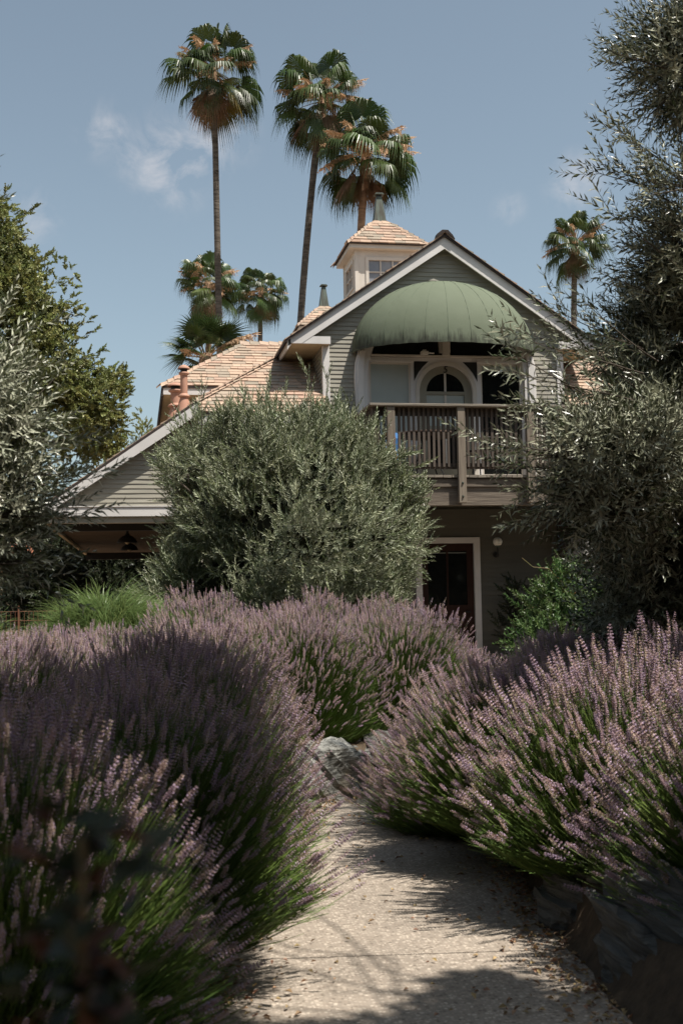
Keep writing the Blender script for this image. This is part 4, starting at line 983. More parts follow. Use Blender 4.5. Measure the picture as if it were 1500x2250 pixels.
# --- lamps on and under the house
wl = thing('wall_lamp', 'white opal globe wall lamp right of the ground floor door', 'lamp', (6.01, YW-.02, 2.16))
MB().lathe([(.0, -.01), (.05, 0), (.05, .02), (0, .02)], 0, 0, 14).build('wall_plate', M['dark'], wl).rotation_euler = (R(90), 0, 0)
MB().tube([(0, -.01, 0), (0, -.09, -.02), (0, -.12, .06), (0, -.12, .13)], .012, 8).build('arm', M['dark'], wl)
MB().lathe([(.02, .12), (.045, .13), (.05, .15)], 0, -.12, 16).build('cup', M['copper'], wl)
MB().lathe([(.078*math.sin(math.pi*i/14), .215-.078*math.cos(math.pi*i/14)) for i in range(15)], 0, -.12, 20).build('globe', M['globe'], wl, True)
def pendant(x, y, dr, lab):
    t = thing('pendant_lamp', lab, 'lamp', (x, y, 2.79), 'barn lamps under the carport ceiling')
    MB().lathe([(0, 0), (.08, 0), (.08, -.015), (0, -.02)], 0, 0, 16).build('ceiling_plate', M['dark'], t)
    MB().lathe([(.02, -.015), (.03, -.05), (.025, -.07), (.045, -.10), (.045, -.16)], 0, 0, 14).build('neck', M['dark'], t, True)
    MB().lathe([(.05, -dr), (.10, -dr-.02), (.15, -dr-.06), (.185, -dr-.12), (.19, -dr-.135), (.18, -dr-.13), (.14, -dr-.07), (.05, -dr-.03)], 0, 0, 24).build('lamp_shade', [M['dark']], t, True)
    MB().lathe([(0.0, -dr-.05), (.04, -dr-.07), (.045, -dr-.13), (0, -dr-.17)], 0, 0, 12).build('bulb', M['soffit'], t, True)
pendant(-.16, 21.6, .12, 'nearer of the two barn lamps hanging under the carport ceiling')
pendant(-.14, 25.2, .12, 'farther of the two barn lamps hanging under the carport ceiling')

# ================================================================== ROCKS
def rock(loc, size, rz, label, mat='rock', seed=0, tilt=0, group='boulders edging the path'):
    r = random.Random(seed); import bmesh
    bm = bmesh.new(); bmesh.ops.create_icosphere(bm, subdivisions=5, radius=1)
    P = np.array([v.co[:] for v in bm.verts])
    # flatten by random cutting planes, then add layered ledges
    for k in range(11):
        n = unit([r.gauss(0, 1), r.gauss(0, 1), r.gauss(0, .8)]); d = r.uniform(.62, .86); s = P@n
        P = P-np.maximum(0, s-d)[:, None]*n*.92
    lay = unit([.62, -.15, .55]); h = P@lay
    hw = h+.10*vnoise(P, 3.0, seed+1); q = hw*7.5; fr = q-np.floor(q); st = np.floor(q)+np.clip((fr-.72)/.28, 0, 1)
    P = P+lay*((st-q)/7.5*.75)[:, None]+(P-lay*h[:, None])*(.07*(np.sin(np.floor(q)*2.4+seed)))[:, None]
    led = np.sin(h*19+1.6*vnoise(P, 2.2, seed)); led = np.sign(led)*np.abs(led)**.5
    P = P*(1+.022*led+.06*vnoise(P, 3.1, seed+5)+.03*vnoise(P, 8, seed+9)-.022*np.abs(vnoise(P, 17, seed+2))-.012*np.abs(vnoise(P, 34, seed+4)))[:, None]
    P = P*np.array(size)
    for v, p in zip(bm.verts, P): v.co = p
    me = bpy.data.meshes.new('boulder'); bm.to_mesh(me); bm.free(); me.materials.append(M[mat])
    me.polygons.foreach_set('use_smooth', np.full(len(me.polygons), False))
    o = link('boulder', me, None, loc, None, label, 'boulder', group); o.rotation_euler = (tilt, r.uniform(-.1, .1), rz)
    return o
rock((1.38, 8.95, .15), (.44, .36, .36), .5, 'large grey layered boulder at the bend of the path, left side', 'rockpale', 3, .15)
rock((1.08, 8.45, .10), (.24, .22, .25), 1.2, 'pale boulder with a tan base, half under lavender at the left path edge', 'rock', 5)
rock((.84, 8.12, .04), (.22, .22, .18), 2.2, 'low pale boulder nearest the camera in the left path edge group', 'rockpale', 7)
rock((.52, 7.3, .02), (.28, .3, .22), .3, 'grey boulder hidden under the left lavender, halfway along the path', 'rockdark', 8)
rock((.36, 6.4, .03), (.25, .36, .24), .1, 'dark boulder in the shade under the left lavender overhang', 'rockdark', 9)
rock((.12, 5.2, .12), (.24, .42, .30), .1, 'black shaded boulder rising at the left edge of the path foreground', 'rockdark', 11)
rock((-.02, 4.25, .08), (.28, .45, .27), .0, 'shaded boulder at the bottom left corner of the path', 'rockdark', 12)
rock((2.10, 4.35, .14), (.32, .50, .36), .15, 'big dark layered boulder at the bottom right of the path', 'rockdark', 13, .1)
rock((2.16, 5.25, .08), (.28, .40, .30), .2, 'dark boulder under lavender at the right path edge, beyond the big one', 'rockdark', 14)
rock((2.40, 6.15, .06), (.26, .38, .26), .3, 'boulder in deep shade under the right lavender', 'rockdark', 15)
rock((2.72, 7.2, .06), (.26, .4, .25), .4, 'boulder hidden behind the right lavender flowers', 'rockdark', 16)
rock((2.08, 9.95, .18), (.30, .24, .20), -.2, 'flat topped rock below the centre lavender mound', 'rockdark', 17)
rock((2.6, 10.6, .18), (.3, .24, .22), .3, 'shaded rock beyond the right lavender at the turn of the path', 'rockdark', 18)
rock((1.75, 9.75, .1), (.22, .2, .2), .9, 'small dark rock in the gap beside the large layered boulder', 'rockdark', 19)

# ================================================================== LAVENDER
def lavender(cx, cy, rx, ry, h, n, label, lean=(0, 0), z0=None, scl0=.85, scl1=1.2, seed=0):
    z0 = ground_z(cx, cy)-.02 if z0 is None else z0
    t = thing('lavender_bush', label, 'lavender', (cx, cy, z0), 'lavender bushes in bloom')
    az = rng.uniform(0, 2*np.pi, n); sz = rng.uniform(-.02, 1, n)**.85; ce = np.sqrt(np.maximum(0, 1-sz**2))
    u = np.stack([ce*np.cos(az), ce*np.sin(az), sz], 1)
    keep = rng.random(n) < np.clip(.14+.84*sz, 0, 1); u = u[keep]; az = az[keep]; n = len(u)
    rad = rng.uniform(.90, 1.09, n)*(1+.10*vnoise(u, 3.3, seed+3))
    tip = u*np.array([rx, ry, h])*rad[:, None]; tip[:, 2] = np.maximum(tip[:, 2], .14)
    tip[:, :2] += np.array(lean)*(.15+.4*(tip[:, 2:3]/h))
    D = np.stack([u[:, 0]*.95+lean[0]*.5, u[:, 1]*.95+lean[1]*.5, u[:, 2]*.75+.30], 1)+rng.normal(0, .12, (n, 3))
    D /= np.linalg.norm(D, axis=1, keepdims=True)
    P = tip-D*.46*(scl0+scl1)/2
    up = np.broadcast_to([0, 0, 1.], (n, 3))+rng.normal(0, .25, (n, 3))
    scatter('flower_stalks', 'stalk', SP['stalk'], P, D, up, rng.uniform(scl0, scl1, n), t, spin=.5)
    m = int(n*.85); a2 = rng.uniform(0, 2*np.pi, m); s2 = rng.uniform(-.02, .9, m); c2 = np.sqrt(1-s2**2)
    u2 = np.stack([c2*np.cos(a2), c2*np.sin(a2), s2], 1); tp2 = u2*np.array([rx, ry, h])*rng.uniform(.80, .99, (m, 1)); tp2[:, 2] = np.maximum(tp2[:, 2], .1)
    tp2[:, :2] += np.array(lean)*(.15+.4*(tp2[:, 2:3]/h)); D2 = np.stack([u2[:, 0]*.95+lean[0]*.5, u2[:, 1]*.95+lean[1]*.5, u2[:, 2]*.75+.26], 1)+rng.normal(0, .1, (m, 3)); D2 /= np.linalg.norm(D2, axis=1, keepdims=True)
    scatter('bare_stems', 'stem', SP['stem'], tp2-D2*.40, D2, np.broadcast_to([0, 0, 1.], (m, 3)), rng.uniform(.9, 1.2, m), t, spin=.6)
    m = int(n*.42); az = rng.uniform(0, 2*np.pi, m); sz = rng.uniform(0, 1, m); ce = np.sqrt(1-sz**2)
    u = np.stack([ce*np.cos(az), ce*np.sin(az), sz], 1)
    p = u*np.array([rx, ry, h])*rng.uniform(.42, .66, (m, 1)); d = u*.8+np.array([0, 0, .5])+rng.normal(0, .3, (m, 3))
    scatter('leaf_sprigs', 'lavleaf', SP['lavleaf'], p, d, rng.normal(0, 1, (m, 3)), rng.uniform(.9, 1.5, m), t, spin=9)
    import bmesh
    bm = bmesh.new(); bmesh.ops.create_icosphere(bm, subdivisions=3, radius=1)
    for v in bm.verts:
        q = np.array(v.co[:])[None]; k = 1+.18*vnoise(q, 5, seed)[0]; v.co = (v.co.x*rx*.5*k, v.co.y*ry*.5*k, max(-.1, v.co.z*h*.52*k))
    me = bpy.data.meshes.new('shade_dome'); bm.to_mesh(me); bm.free(); me.materials.append(M['core']); link('shade_dome', me, t)  # dark dome blocks the view, standing in for shade inside the bush
    return t
LAV = [
 # left hedge along the path (x, y, rx, ry, h, n, lean, label)
 (-.45, 3.7, .72, .75, .95, 2300, (.12, -.05), 'deep shaded lavender bush in the bottom left corner'),
 (-.10, 4.8, .84, .72, .95, 2600, (.14, -.05), 'shaded lavender bush left of the path with lit lilac spikes on its top'),
 (.08, 5.9, .84, .72, .97, 2800, (.14, -.03), 'lavender bush left of the path in the black tree shadow'),
 (.06, 7.0, .80, .74, .96, 2900, (.12, -.03), 'lavender bush leaning over the left path edge, half sunlit'),
 (.12, 8.25, .76, .74, .94, 2900, (.12, -.05), 'sunlit pinkish lavender bush above the pale boulders'),
 (-1.05, 6.6, .8, .8, .98, 2300, (0, -.05), 'lavender bush at the left picture edge in the second row'),
 (-.95, 7.9, .8, .8, .97, 2400, (.03, -.05), 'sunlit lavender bush at the far left, second row behind the path edge'),
 (-.55, 9.2, .85, .8, .93, 2500, (.03, -.05), 'lavender bush in front of the ornamental grass'),
 (-1.5, 9.4, .85, .8, .9, 2000, (0, -.05), 'lavender bush by the left picture edge near the wire fence'),
 # centre mound
 (.50, 9.85, .92, .85, 1.0, 2700, (.02, -.06), 'lavender bush at the left end of the centre mound'),
 (1.35, 10.5, 1.0, .95, 1.10, 2900, (.04, -.08), 'lavender bush in the middle of the centre mound above the layered boulder'),
 (2.30, 10.85, 1.0, .95, 1.02, 2900, (.08, -.06), 'lavender bush right of centre in the big sunlit mound'),
 (3.05, 11.3, .85, .85, .84, 2300, (.12, -.04), 'lower lavender bush at the right end of the centre mound by the door'),
 (-.30, 11.2, .90, .85, .88, 2200, (0, -.04), 'back row lavender bush below the ornamental grass clump'),
 (.70, 11.9, .95, .85, 1.14, 2300, (0, -.04), 'back row lavender bush below the left half of the bushy olive'),
 (1.75, 12.3, .95, .85, 1.14, 2300, (.02, -.04), 'back row lavender bush below the right half of the bushy olive'),
 (2.65, 12.5, .9, .8, .98, 2000, (.06, -.03), 'back row lavender bush just left of the ground floor door'),
 (-1.3, 11.6, .85, .8, .82, 1600, (0, -.04), 'back row lavender bush by the rusty wire fence'),
 # right hedge
 (2.66, 4.5, .82, .72, .85, 2700, (-.16, -.06), 'big near lavender bush overhanging the dark boulder at right'),
 (2.48, 5.55, .88, .78, .88, 3000, (-.22, -.06), 'near right lavender bush with long green stalks sweeping over the path'),
 (2.42, 6.6, .92, .78, .88, 3100, (-.22, -.05), 'right lavender bush in the band of tree shadow'),
 (2.48, 7.7, .95, .80, .82, 3000, (-.20, -.05), 'right lavender bush reaching across the bend of the path'),
 (3.45, 6.9, .85, .85, 1.02, 2500, (-.06, -.04), 'right lavender bush by the olive trunk near the picture edge'),
 (3.35, 8.3, .85, .8, .98, 2500, (-.06, -.05), 'pale sunlit lavender bush beneath the big olive tree'),
 (4.15, 8.0, .8, .8, 1.05, 2000, (-.03, -.05), 'pale sunlit lavender bush at the right picture edge'),
 (3.5, 5.6, .8, .8, .98, 2000, (-.06, -.04), 'tall shaded lavender bush outermost at the right picture edge'),
 (3.5, 9.3, .75, .7, .85, 1800, (-.06, -.04), 'lavender bush beyond the pale right ones, in front of the green shrub'),
]
for i, (x, y, rx, ry, h, n, ln, lab) in enumerate(LAV): w = y < 6.2 and x > 2; lavender(x, y, rx, ry, h, int(n*(1.0 if w else (1.4 if y < 6.5 else 1.8))), lab, ln, seed=i*11, scl0=1.0 if w else .85, scl1=1.55 if w else 1.2)

# ================================================================== TREES
def tree(name, label, cat, base, trunk, limbs, blobs, key, dens, barkmat, group=None, shoots=None, scl=(.8, 1.25), inner=.45, cut=-.45, nf=3.0, updir=.5, seed=1, wamp=.22, jit=.38, core=None):
    t = thing(name, label, cat, base, group); b = Vector(base)
    mb = limb_mesh([([Vector(p)-b for p in P], r) for P, r in trunk], 9); mb.build('trunk', M[barkmat], t, True)
    if limbs:
        mb = limb_mesh([([Vector(p)-b for p in P], r) for P, r in limbs], 5); mb.build('branches', M[barkmat], t, True)
    P, D = crown_points(blobs, dens, inner=inner, nf=nf, seed=seed, cut=cut, updir=updir, wamp=wamp, jit=jit)
    if shoots:
        mb, P2, D2 = twig_shoots(shoots, key, barkmat, t)
        mb.V = [tuple(Vector(v)-b) for v in mb.V]; mb.build('shoots', M[barkmat], t, kind='stuff')
        P = np.concatenate([P, P2]); D = np.concatenate([D, D2])
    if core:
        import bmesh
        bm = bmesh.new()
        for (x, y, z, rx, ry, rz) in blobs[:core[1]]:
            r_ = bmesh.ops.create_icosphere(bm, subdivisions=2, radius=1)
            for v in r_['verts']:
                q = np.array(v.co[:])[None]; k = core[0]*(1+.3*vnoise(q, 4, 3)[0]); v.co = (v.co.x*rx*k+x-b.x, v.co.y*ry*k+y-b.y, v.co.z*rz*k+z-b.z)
        me = bpy.data.meshes.new('shade_core'); bm.to_mesh(me); bm.free(); me.materials.append(M['core']); link('shade_core', me, t, kind='stuff')  # dark blobs added to give the crown black recesses
    scatter('crown', key, SP[key], P-np.array(base), D, rng.normal(0, 1, (len(P), 3)), rng.uniform(*scl, len(P)), t, spin=9)
    return t
def fork(root, blobs, seed, r0, r1, n=7, amp=.1):
    r = random.Random(seed); out = []
    for (x, y, z, rx, ry, rz) in blobs:
        p = (x+r.uniform(-.3, .3)*rx, y+r.uniform(-.3, .3)*ry, z+r.uniform(-.2, .5)*rz)
        out.append(wander(root, p, n, amp, r.random(), r0, r1))
        for k in range(4):
            u = rand_dirs(1)[0]; q = (x+u[0]*rx*.9, y+u[1]*ry*.9, z+abs(u[2])*rz*.9); out.append(wander(p, q, 4, amp*.4, r.random(), r1, r1*.3))
    return out
# bushy olive in the middle
CB = [(1.89, 15.0, 3.25, 1.0, 1.2, 0.62), (1.05, 15.0, 3.22, 0.71, 1.0, 0.56), (2.70, 15.0, 3.10, 0.74, 1.0, 0.60), (0.80, 15.0, 2.61, 0.47, 0.8, 0.47), (3.15, 14.7, 2.4, 0.49, 0.8, 0.58), (1.94, 14.6, 2.4, 1.26, 1.3, 0.86), (1.14, 14.8, 1.78, 0.87, 1.0, 0.46), (2.87, 14.8, 1.7, 0.58, 0.9, 0.5), (1.93, 14.6, 1.3, 1.25, 1.1, 0.6), (2.9, 14.7, 1.15, .5, .7, .5), (.55, 14.6, 1.55, .5, .6, .35)]
cb_ = (1.95, 15.0, .33)
sh = []
for x in np.linspace(.55, 3.35, 26):
    z = 3.75-abs(x-1.95)**1.6*.35+random.uniform(-.15, .1); sh.append(((x, 15-random.uniform(0, .7), z-.25), (random.uniform(-.3, .3)+(x-1.95)*.25, -.15, 1), random.uniform(.25, .60)))
for k in range(26):
    s = random.choice((-1, 1)); z = random.uniform(1.2, 3.3); sh.append(((1.95+s*random.uniform(1.1, 1.4), 14.7, z), (s, -.2, random.uniform(.2, 1.0)), random.uniform(.2, .42)))
sh += [((random.uniform(.8, 3.0), 14.8, random.uniform(3.2, 3.6)), (random.uniform(-.4, .4), -.1, 1), random.uniform(.4, .75)) for _ in range(16)]
sh += [((2.25, 14.8, 3.9), (.05, -.1, 1), .5), ((2.45, 14.9, 3.9), (-.05, 0, 1), .42), ((1.75, 14.9, 3.9), (0, 0, 1), .35)]
CB = [(1.93+(b[0]-1.93)*.93, b[1], b[2]-.04, b[3]*.92, b[4], b[5]) for b in CB]+[(2.2, 14.8, 3.62, .32, .5, .3), (1.25, 14.9, 3.5, .25, .4, .25), (3.35, 14.6, 2.75, .22, .4, .22), (3.42, 14.6, 2.1, .2, .4, .2), (.55, 14.8, 3.05, .22, .4, .2)]
tree('olive_tree', 'dense bushy olive tree standing in front of the carport wing', 'olive tree', cb_,
     [wander((1.95, 15, .3), (1.9, 15, 1.6), 5, .05, 1, .13, .10), wander((1.85, 15.1, .3), (1.2, 15, 2.0), 5, .06, 2, .09, .05), wander((2.05, 14.9, .3), (2.7, 15, 2.0), 5, .06, 3, .09, .05)],
     fork((1.95, 15, 1.4), CB, 5, .04, .012), CB, 'olivec', 4200, 'bark', 'olive trees', sh, cut=-.02, nf=4.6, updir=.6, inner=.5, seed=2, wamp=.34, core=(.58, 11))
# big olive at right
RB = [(3.85, 7.2, 5.25, 0.44, 0.42, 0.42), (3.78, 7.0, 4.18, 0.34, 0.33, 0.27), (3.80, 7.2, 3.85, 0.34, 0.35, 0.32), (3.92, 7.5, 3.4, 0.40, 0.43, 0.44), (3.75, 7.6, 3.16, 0.42, 0.4, 0.36), (3.50, 7.2, 2.84, 0.32, 0.28, 0.22), (2.78, 6.8, 2.40, 0.27, 0.26, 0.17), (3.15, 7.0, 2.42, 0.42, 0.38, 0.26), (3.62, 7.5, 2.56, 0.5, 0.51, 0.53), (3.52, 7.6, 1.97, 0.36, 0.36, 0.34), (2.85, 6.8, 2.10, 0.22, 0.2, 0.15), (3.78, 7.5, 1.75, 0.40, 0.38, 0.36), (3.62, 7.9, 1.45, .35, .35, .3), (4.1, 7.8, 1.5, .4, .35, .35), (3.95, 7.6, 2.2, .45, .4, .5), (4.0, 7.6, 2.9, .5, .45, .5), (4.52, 7.5, 4.14, 0.59, 0.59, 0.59), (4.45, 7.5, 2.82, 0.65, 0.69, 0.74), (4.43, 7.5, 5.31, 0.53, 0.56, 0.59)]
sh = [((3.62, 7.1, 4.1), (-1, -.1, .45), .55), ((3.6, 7.0, 3.95), (-1, 0, .1), .4), ((3.6, 7.3, 3.3), (-.8, 0, -.25), .4), ((3.45, 7.2, 2.95), (-1, -.1, .2), .5), ((3.6, 7.4, 3.1), (-.8, 0, .75), .45),
      ((3.0, 6.9, 2.72), (-1, -.1, .45), .72), ((2.9, 6.8, 2.6), (-1, -.1, .1), .5), ((2.75, 6.8, 2.38), (-1, -.1, .05), .7), ((2.8, 6.7, 2.3), (-1, 0, -.2), .5), ((2.75, 6.8, 2.1), (-.9, 0, -.3), .38),
      ((3.3, 7.0, 1.95), (-.9, 0, -.35), .45), ((3.6, 7.0, 5.0), (-.7, 0, .1), .5), ((3.6, 7.1, 4.95), (-.6, 0, -.6), .45), ((3.65, 7.1, 5.4), (-.6, -.1, .8), .5), ((3.5, 7.1, 4.3), (-.7, 0, .7), .4), ((3.6, 7, 4.35), (-.3, 0, .9), .35), ((3.1, 7.1, 2.9), (-.7, 0, .9), .5), ((3.1, 7.2, 3.1), (-1, 0, .25), .6)]
sh += [((3.25, 7.0, 2.9), (-1, 0, .5), .6), ((3.2, 6.9, 2.95), (-1, -.1, .15), .75), ((3.35, 7.0, 3.05), (-1, 0, .65), .6), ((3.1, 6.8, 2.75), (-1, -.1, .25), .8), ((3.3, 7.1, 3.15), (-.9, 0, .4), .6), ((3.5, 7.1, 3.5), (-1, 0, .2), .45), ((3.5, 7.0, 3.7), (-1, -.1, .6), .55), ((3.5, 7.0, 4.2), (-1, 0, .15), .5), ((3.5, 7.0, 4.35), (-1, 0, .5), .4), ((3.0, 6.8, 2.25), (-1, 0, .15), .7), ((3.0, 6.8, 2.5), (-1, -.1, .35), .6), ((3.1, 6.9, 2.1), (-1, -.1, -.15), .55)]
for k in range(30):
    bl = random.choice(RB[:12]); sh.append(((bl[0]-bl[3]*.6, bl[1]-.1, bl[2]), (-1, random.uniform(-.5, .3), random.uniform(-.5, .8)), random.uniform(.2, .4)))
tree('olive_tree', 'large dark olive tree filling the right side in front of the balcony', 'olive tree', (3.80, 8.3, .25),
     [wander((3.80, 8.3, .1), (3.72, 8.0, 1.7), 6, .04, 11, .13, .10), wander((3.72, 8.0, 1.6), (4.1, 7.6, 3.2), 6, .08, 12, .09, .05), wander((3.72, 8.0, 1.7), (3.3, 7.4, 2.7), 6, .06, 13, .055, .02), wander((4.1, 7.6, 3.1), (3.95, 7.3, 5.2), 6, .08, 14, .05, .02)],
     fork((3.85, 7.8, 2.4), RB, 15, .022, .006, 8, .09), RB, 'olive', 5200, 'bark', 'olive trees', sh, cut=-.3, nf=5.5, updir=.25, inner=.15, seed=4, core=(.38, 18))
# olive at left edge
LB = [(-0.86, 6.0, 2.62, 0.25, 0.27, 0.26), (-0.76, 6.0, 2.4, 0.24, 0.26, 0.26), (-0.70, 6.0, 2.19, 0.19, 0.19, 0.16), (-0.77, 6.0, 1.99, 0.22, 0.24, 0.21), (-0.83, 6.0, 1.76, 0.18, 0.18, 0.15), (-1.08, 6.0, 3.60, 0.21, 0.24, 0.26), (-1.15, 6.2, 2.33, 0.32, 0.46, 0.61), (-1.16, 6.2, 3.04, 0.24, 0.3, 0.36)]
sh = [((-.62, 6, 2.35), (1, -.1, .15), .3), ((-.55, 6, 2.15), (1, -.1, .1), .33), ((-.6, 6, 2.5), (.8, 0, .7), .3), ((-.7, 6, 2.75), (.6, 0, .8), .25), ((-.6, 6, 2.0), (1, 0, .0), .28), ((-.65, 6, 1.9), (1, 0, .35), .3), ((-.62, 6, 1.75), (.8, 0, -.5), .25), ((-.8, 6, 2.8), (.5, 0, .9), .25)]
for k in range(16):
    bl = random.choice(LB[:5]); sh.append(((bl[0]+bl[3]*.5, bl[1]-.1, bl[2]), (1, random.uniform(-.5, .3), random.uniform(-.3, .9)), random.uniform(.18, .3)))
tree('olive_tree', 'silvery olive tree at the left picture edge above the lavender', 'olive tree', (-1.95, 6.3, .25),
     [wander((-1.95, 6.3, .1), (-1.5, 6.2, 2.0), 6, .05, 21, .11, .06), wander((-1.5, 6.2, 2.0), (-1.1, 6.1, 3.5), 5, .05, 22, .05, .02)],
     fork((-1.4, 6.2, 2.1), LB, 25, .018, .005, 5, .05), LB, 'olivel', 3400, 'bark', 'olive trees', sh, cut=-.7, nf=6, updir=.45, inner=.25, seed=6, scl=(.75, 1.1))
# tall broadleaf tree behind, left
OB = [(-2.92, 23.0, 8.15, 1.17, 1.13, 1.05), (-2.12, 23.0, 7.6, 0.76, 0.86, 0.85), (-2.75, 23.0, 6.43, 1.35, 1.31, 1.26), (-1.60, 23.0, 6.1, 0.88, 0.86, 0.81), (-0.85, 23.0, 5.35, 0.60, 0.68, 0.68), (-1.55, 23.0, 5.03, 1.17, 1.04, 0.9), (-3.08, 23.0, 4.75, 1.26, 1.22, 1.17), (-0.66, 23.0, 4.76, 0.38, 0.47, 0.5), (-4.26, 23.0, 6.93, 1.35, 1.58, 1.8), (-2.6, 23, 9.0, .45, .5, .35), (-1.35, 23, 6.95, .45, .5, .35), (-.4, 23, 5.75, .28, .4, .25)]
sh = []
for (x, z, dx, L) in [(-2.3, 8.8, .5, .9), (-2.0, 8.0, .9, .8), (-1.6, 7.2, 1, .9), (-1.3, 6.7, 1, .9), (-1.0, 6.2, 1, .7), (-.6, 5.8, 1, .7), (-.4, 5.4, 1, .6), (-.4, 4.9, 1, .5), (-2.5, 9.1, .2, .7), (-1.8, 7.5, .8, .8), (-2.9, 9.1, -.1, .7), (-1.2, 6.5, .7, .9)]:
    sh.append(((x-.15, 23, z-.1), (dx, 0, .55), L*.8))
OBASE = (-4.2, 24.2, .3)
tree('broadleaf_tree', 'tall olive green broadleaf tree behind the carport roof at left', 'tree', OBASE,
     [wander(OBASE, (-3.6, 23.6, 3.6), 6, .12, 31, .32, .24), wander((-3.6, 23.6, 3.5), (-3.0, 23, 8.0), 7, .2, 32, .2, .05), wander((-3.6, 23.6, 3.2), (-1.5, 23, 5.5), 7, .15, 33, .13, .04)],
     fork((-3.2, 23.3, 5.0), OB, 35, .06, .015, 7, .2), OB, 'oak', 1700, 'bark', 'background trees', sh, cut=-.3, nf=3.4, updir=.05, inner=.35, seed=8, scl=(.7, 1.1), jit=.9, wamp=.3)
# tree overhanging the camera, whose shade falls on the path and beds
HBASE = (5.6, -.8, .2)
HB = [(.9, 1.3, 6.3, .6, .5, .35), (1.35, 2.2, 6.3, .42, .3, .3), (1.95, 2.15, 6.3, .25, .25, .2), (1.12, 1.95, 6.3, .32, .25, .3), (1.62, 2.12, 6.3, .2, .12, .2), (1.75, 2.95, 6.3, .55, .45, .3), (1.3, 2.45, 6.3, .5, .3, .3), (2.1, 2.35, 6.3, .35, .3, .3), (1.6, .95, 6.2, .5, .35, .3), (.2, .4, 6.2, .6, .5, .3), (1.3, 3.2, 6.3, .8, .5, .35), (1.75, 4.1, 6.4, .62, .6, .35), (1.75, 5.0, 6.5, .6, .6, .35), (1.95, 5.9, 6.8, .6, .6, .35), (.7, 2.7, 6.4, .6, .6, .35), (-.1, 1.6, 6.3, .6, .8, .35), (2.3, 3.3, 6.3, .3, .4, .3), (2.3, 4.6, 6.5, .35, .5, .3),
      (4.3, 4.7, 6.3, .6, .42, .35), (5.2, 4.6, 6.3, .65, .45, .35), (5.9, 4.9, 6.4, .6, .6, .4),
      (2.6, 1.95, 6.2, .4, .25, .3), (3.35, 1.9, 6.2, .45, .33, .3), (3.5, 2.35, 6.2, .18, .25, .2), (4.4, 2.1, 6.2, .5, .35, .3), (3.9, 1.3, 6.2, .7, .5, .3), (2.7, 1.2, 6.2, .7, .45, .3), (1.35, -.65, 5.6, .45, .4, .3), (2.6, .2, 5.8, .9, .6, .4), (4.4, .3, 5.8, .8, .7, .4)]
tree('broadleaf_tree', 'tall shade tree beside the camera whose branches shade the path foreground', 'tree', HBASE,
     [wander(HBASE, (4.9, .3, 4.2), 6, .1, 41, .24, .16), wander((4.9, .3, 4.1), (3.6, .9, 5.6), 7, .1, 42, .07, .02), wander((4.9, .3, 4.1), (5.0, 3.6, 6.0), 6, .1, 43, .09, .03)],
     fork((3.4, 2.0, 5.6), HB, 45, .012, .004, 9, .22), HB, 'oak', 4200, 'bark', 'background trees', None, cut=-1.1, nf=5, updir=.1, inner=.2, seed=9, scl=(.7, 1.0))

# background trees seen under the carport and over the roofs
def bg_tree(x, y, z0, r, h, label, key='dark', dens=330, scl=(.9, 1.5)):
    t = thing('background_tree', label, 'tree', (x, y, z0), 'background trees')
    MB().tube([(0, 0, 0), (.1, 0, h*.4), (0, .1, h*.8)], [.2, .14, .05], 7).build('trunk', M['bark'], t, True)
    bl = [(random.uniform(-.4, .4)*r, random.uniform(-.3, .3)*r, h*(.35+.5*k/4)+random.uniform(-.2, .2), r*random.uniform(.5, .8)*(1-.1*k), r*.6, h*.22) for k in range(5)]+[(s*r*.5, 0, h*.3, r*.55, r*.5, h*.22) for s in (-1, 1)]
    P, D = crown_points(bl, dens, inner=.5, nf=2, cut=-.8, seed=abs(int(x*3+y))+1)
    scatter('crown', key, SP[key], P, D, rng.normal(0, 1, (len(P), 3)), rng.uniform(*scl, len(P)), t, spin=9)
k = 0
for x, y, r, h, lab in [(-6.5, 44, 2.6, 5.2, 'dark tree farthest left in the row seen under the carport'), (-3.6, 43, 2.2, 4.6, 'dark tree behind the orange parasol'), (-1.2, 42, 2.2, 4.4, 'dark tree right of the orange parasol, seen under the carport'),
                        (1.0, 44, 2.2, 4.8, 'dark tree behind the fan palm, seen under the carport'), (3.2, 43, 2.2, 4.6, 'dark tree beyond the carport, behind the bushy olive'), (-9.5, 46, 3.0, 6.0, 'dark tree outermost in the far row at left')]:
    bg_tree(x, y, -.1 if h < 4.7 else 0, r, h, lab, dens=380)
bg_tree(-2.2, 27.5, .0, .8, 2.5, 'small dark tree standing in the lit yard beyond the fence', dens=260)
bg_tree(.65, 62, 0, 2.0, 10.6, 'distant tree top peeking over the carport roof', 'oak', 260)
for i, (x, y, r, h) in enumerate([(9.5, 16.5, 1.1, 3.2), (11, 24, 2.5, 5)]): bg_tree(x, y, .3, r, h, ['leafy shrub tree behind the big olive at right', 'dark tree past the far end of the house'][i], 'green' if i == 0 else 'dark', 900 if i == 0 else 300)

for i, (x, y, r_, h_, lab) in enumerate([(-9, -12, 3.6, 11, 'tall dark tree behind the camera, far left of the row'), (-3, -14, 3.8, 12, 'tall dark tree behind the camera, second in the row'), (3, -13, 3.8, 11.5, 'tall dark tree behind the camera, in line with the path'),
        (9, -12, 3.8, 12, 'tall dark tree behind the camera, right of the path line'), (14, -5, 3.8, 11, 'unseen tall dark tree added off the right side of the garden to cut sky light'), (15, 5, 3.6, 10, 'unseen tall dark tree added farther along the right side of the garden to cut sky light'), (-9.5, -2, 3.4, 10, 'unseen tall dark tree added off the left side of the garden to cut sky light'), (-10, 8, 3.2, 9, 'unseen tall dark tree added farther along the left side of the garden to cut sky light')]):
    bg_tree(x, y, 0, r_, h_, lab, dens=160, scl=(2.0, 3.0))  # the side trees are added out of view to cut sky fill
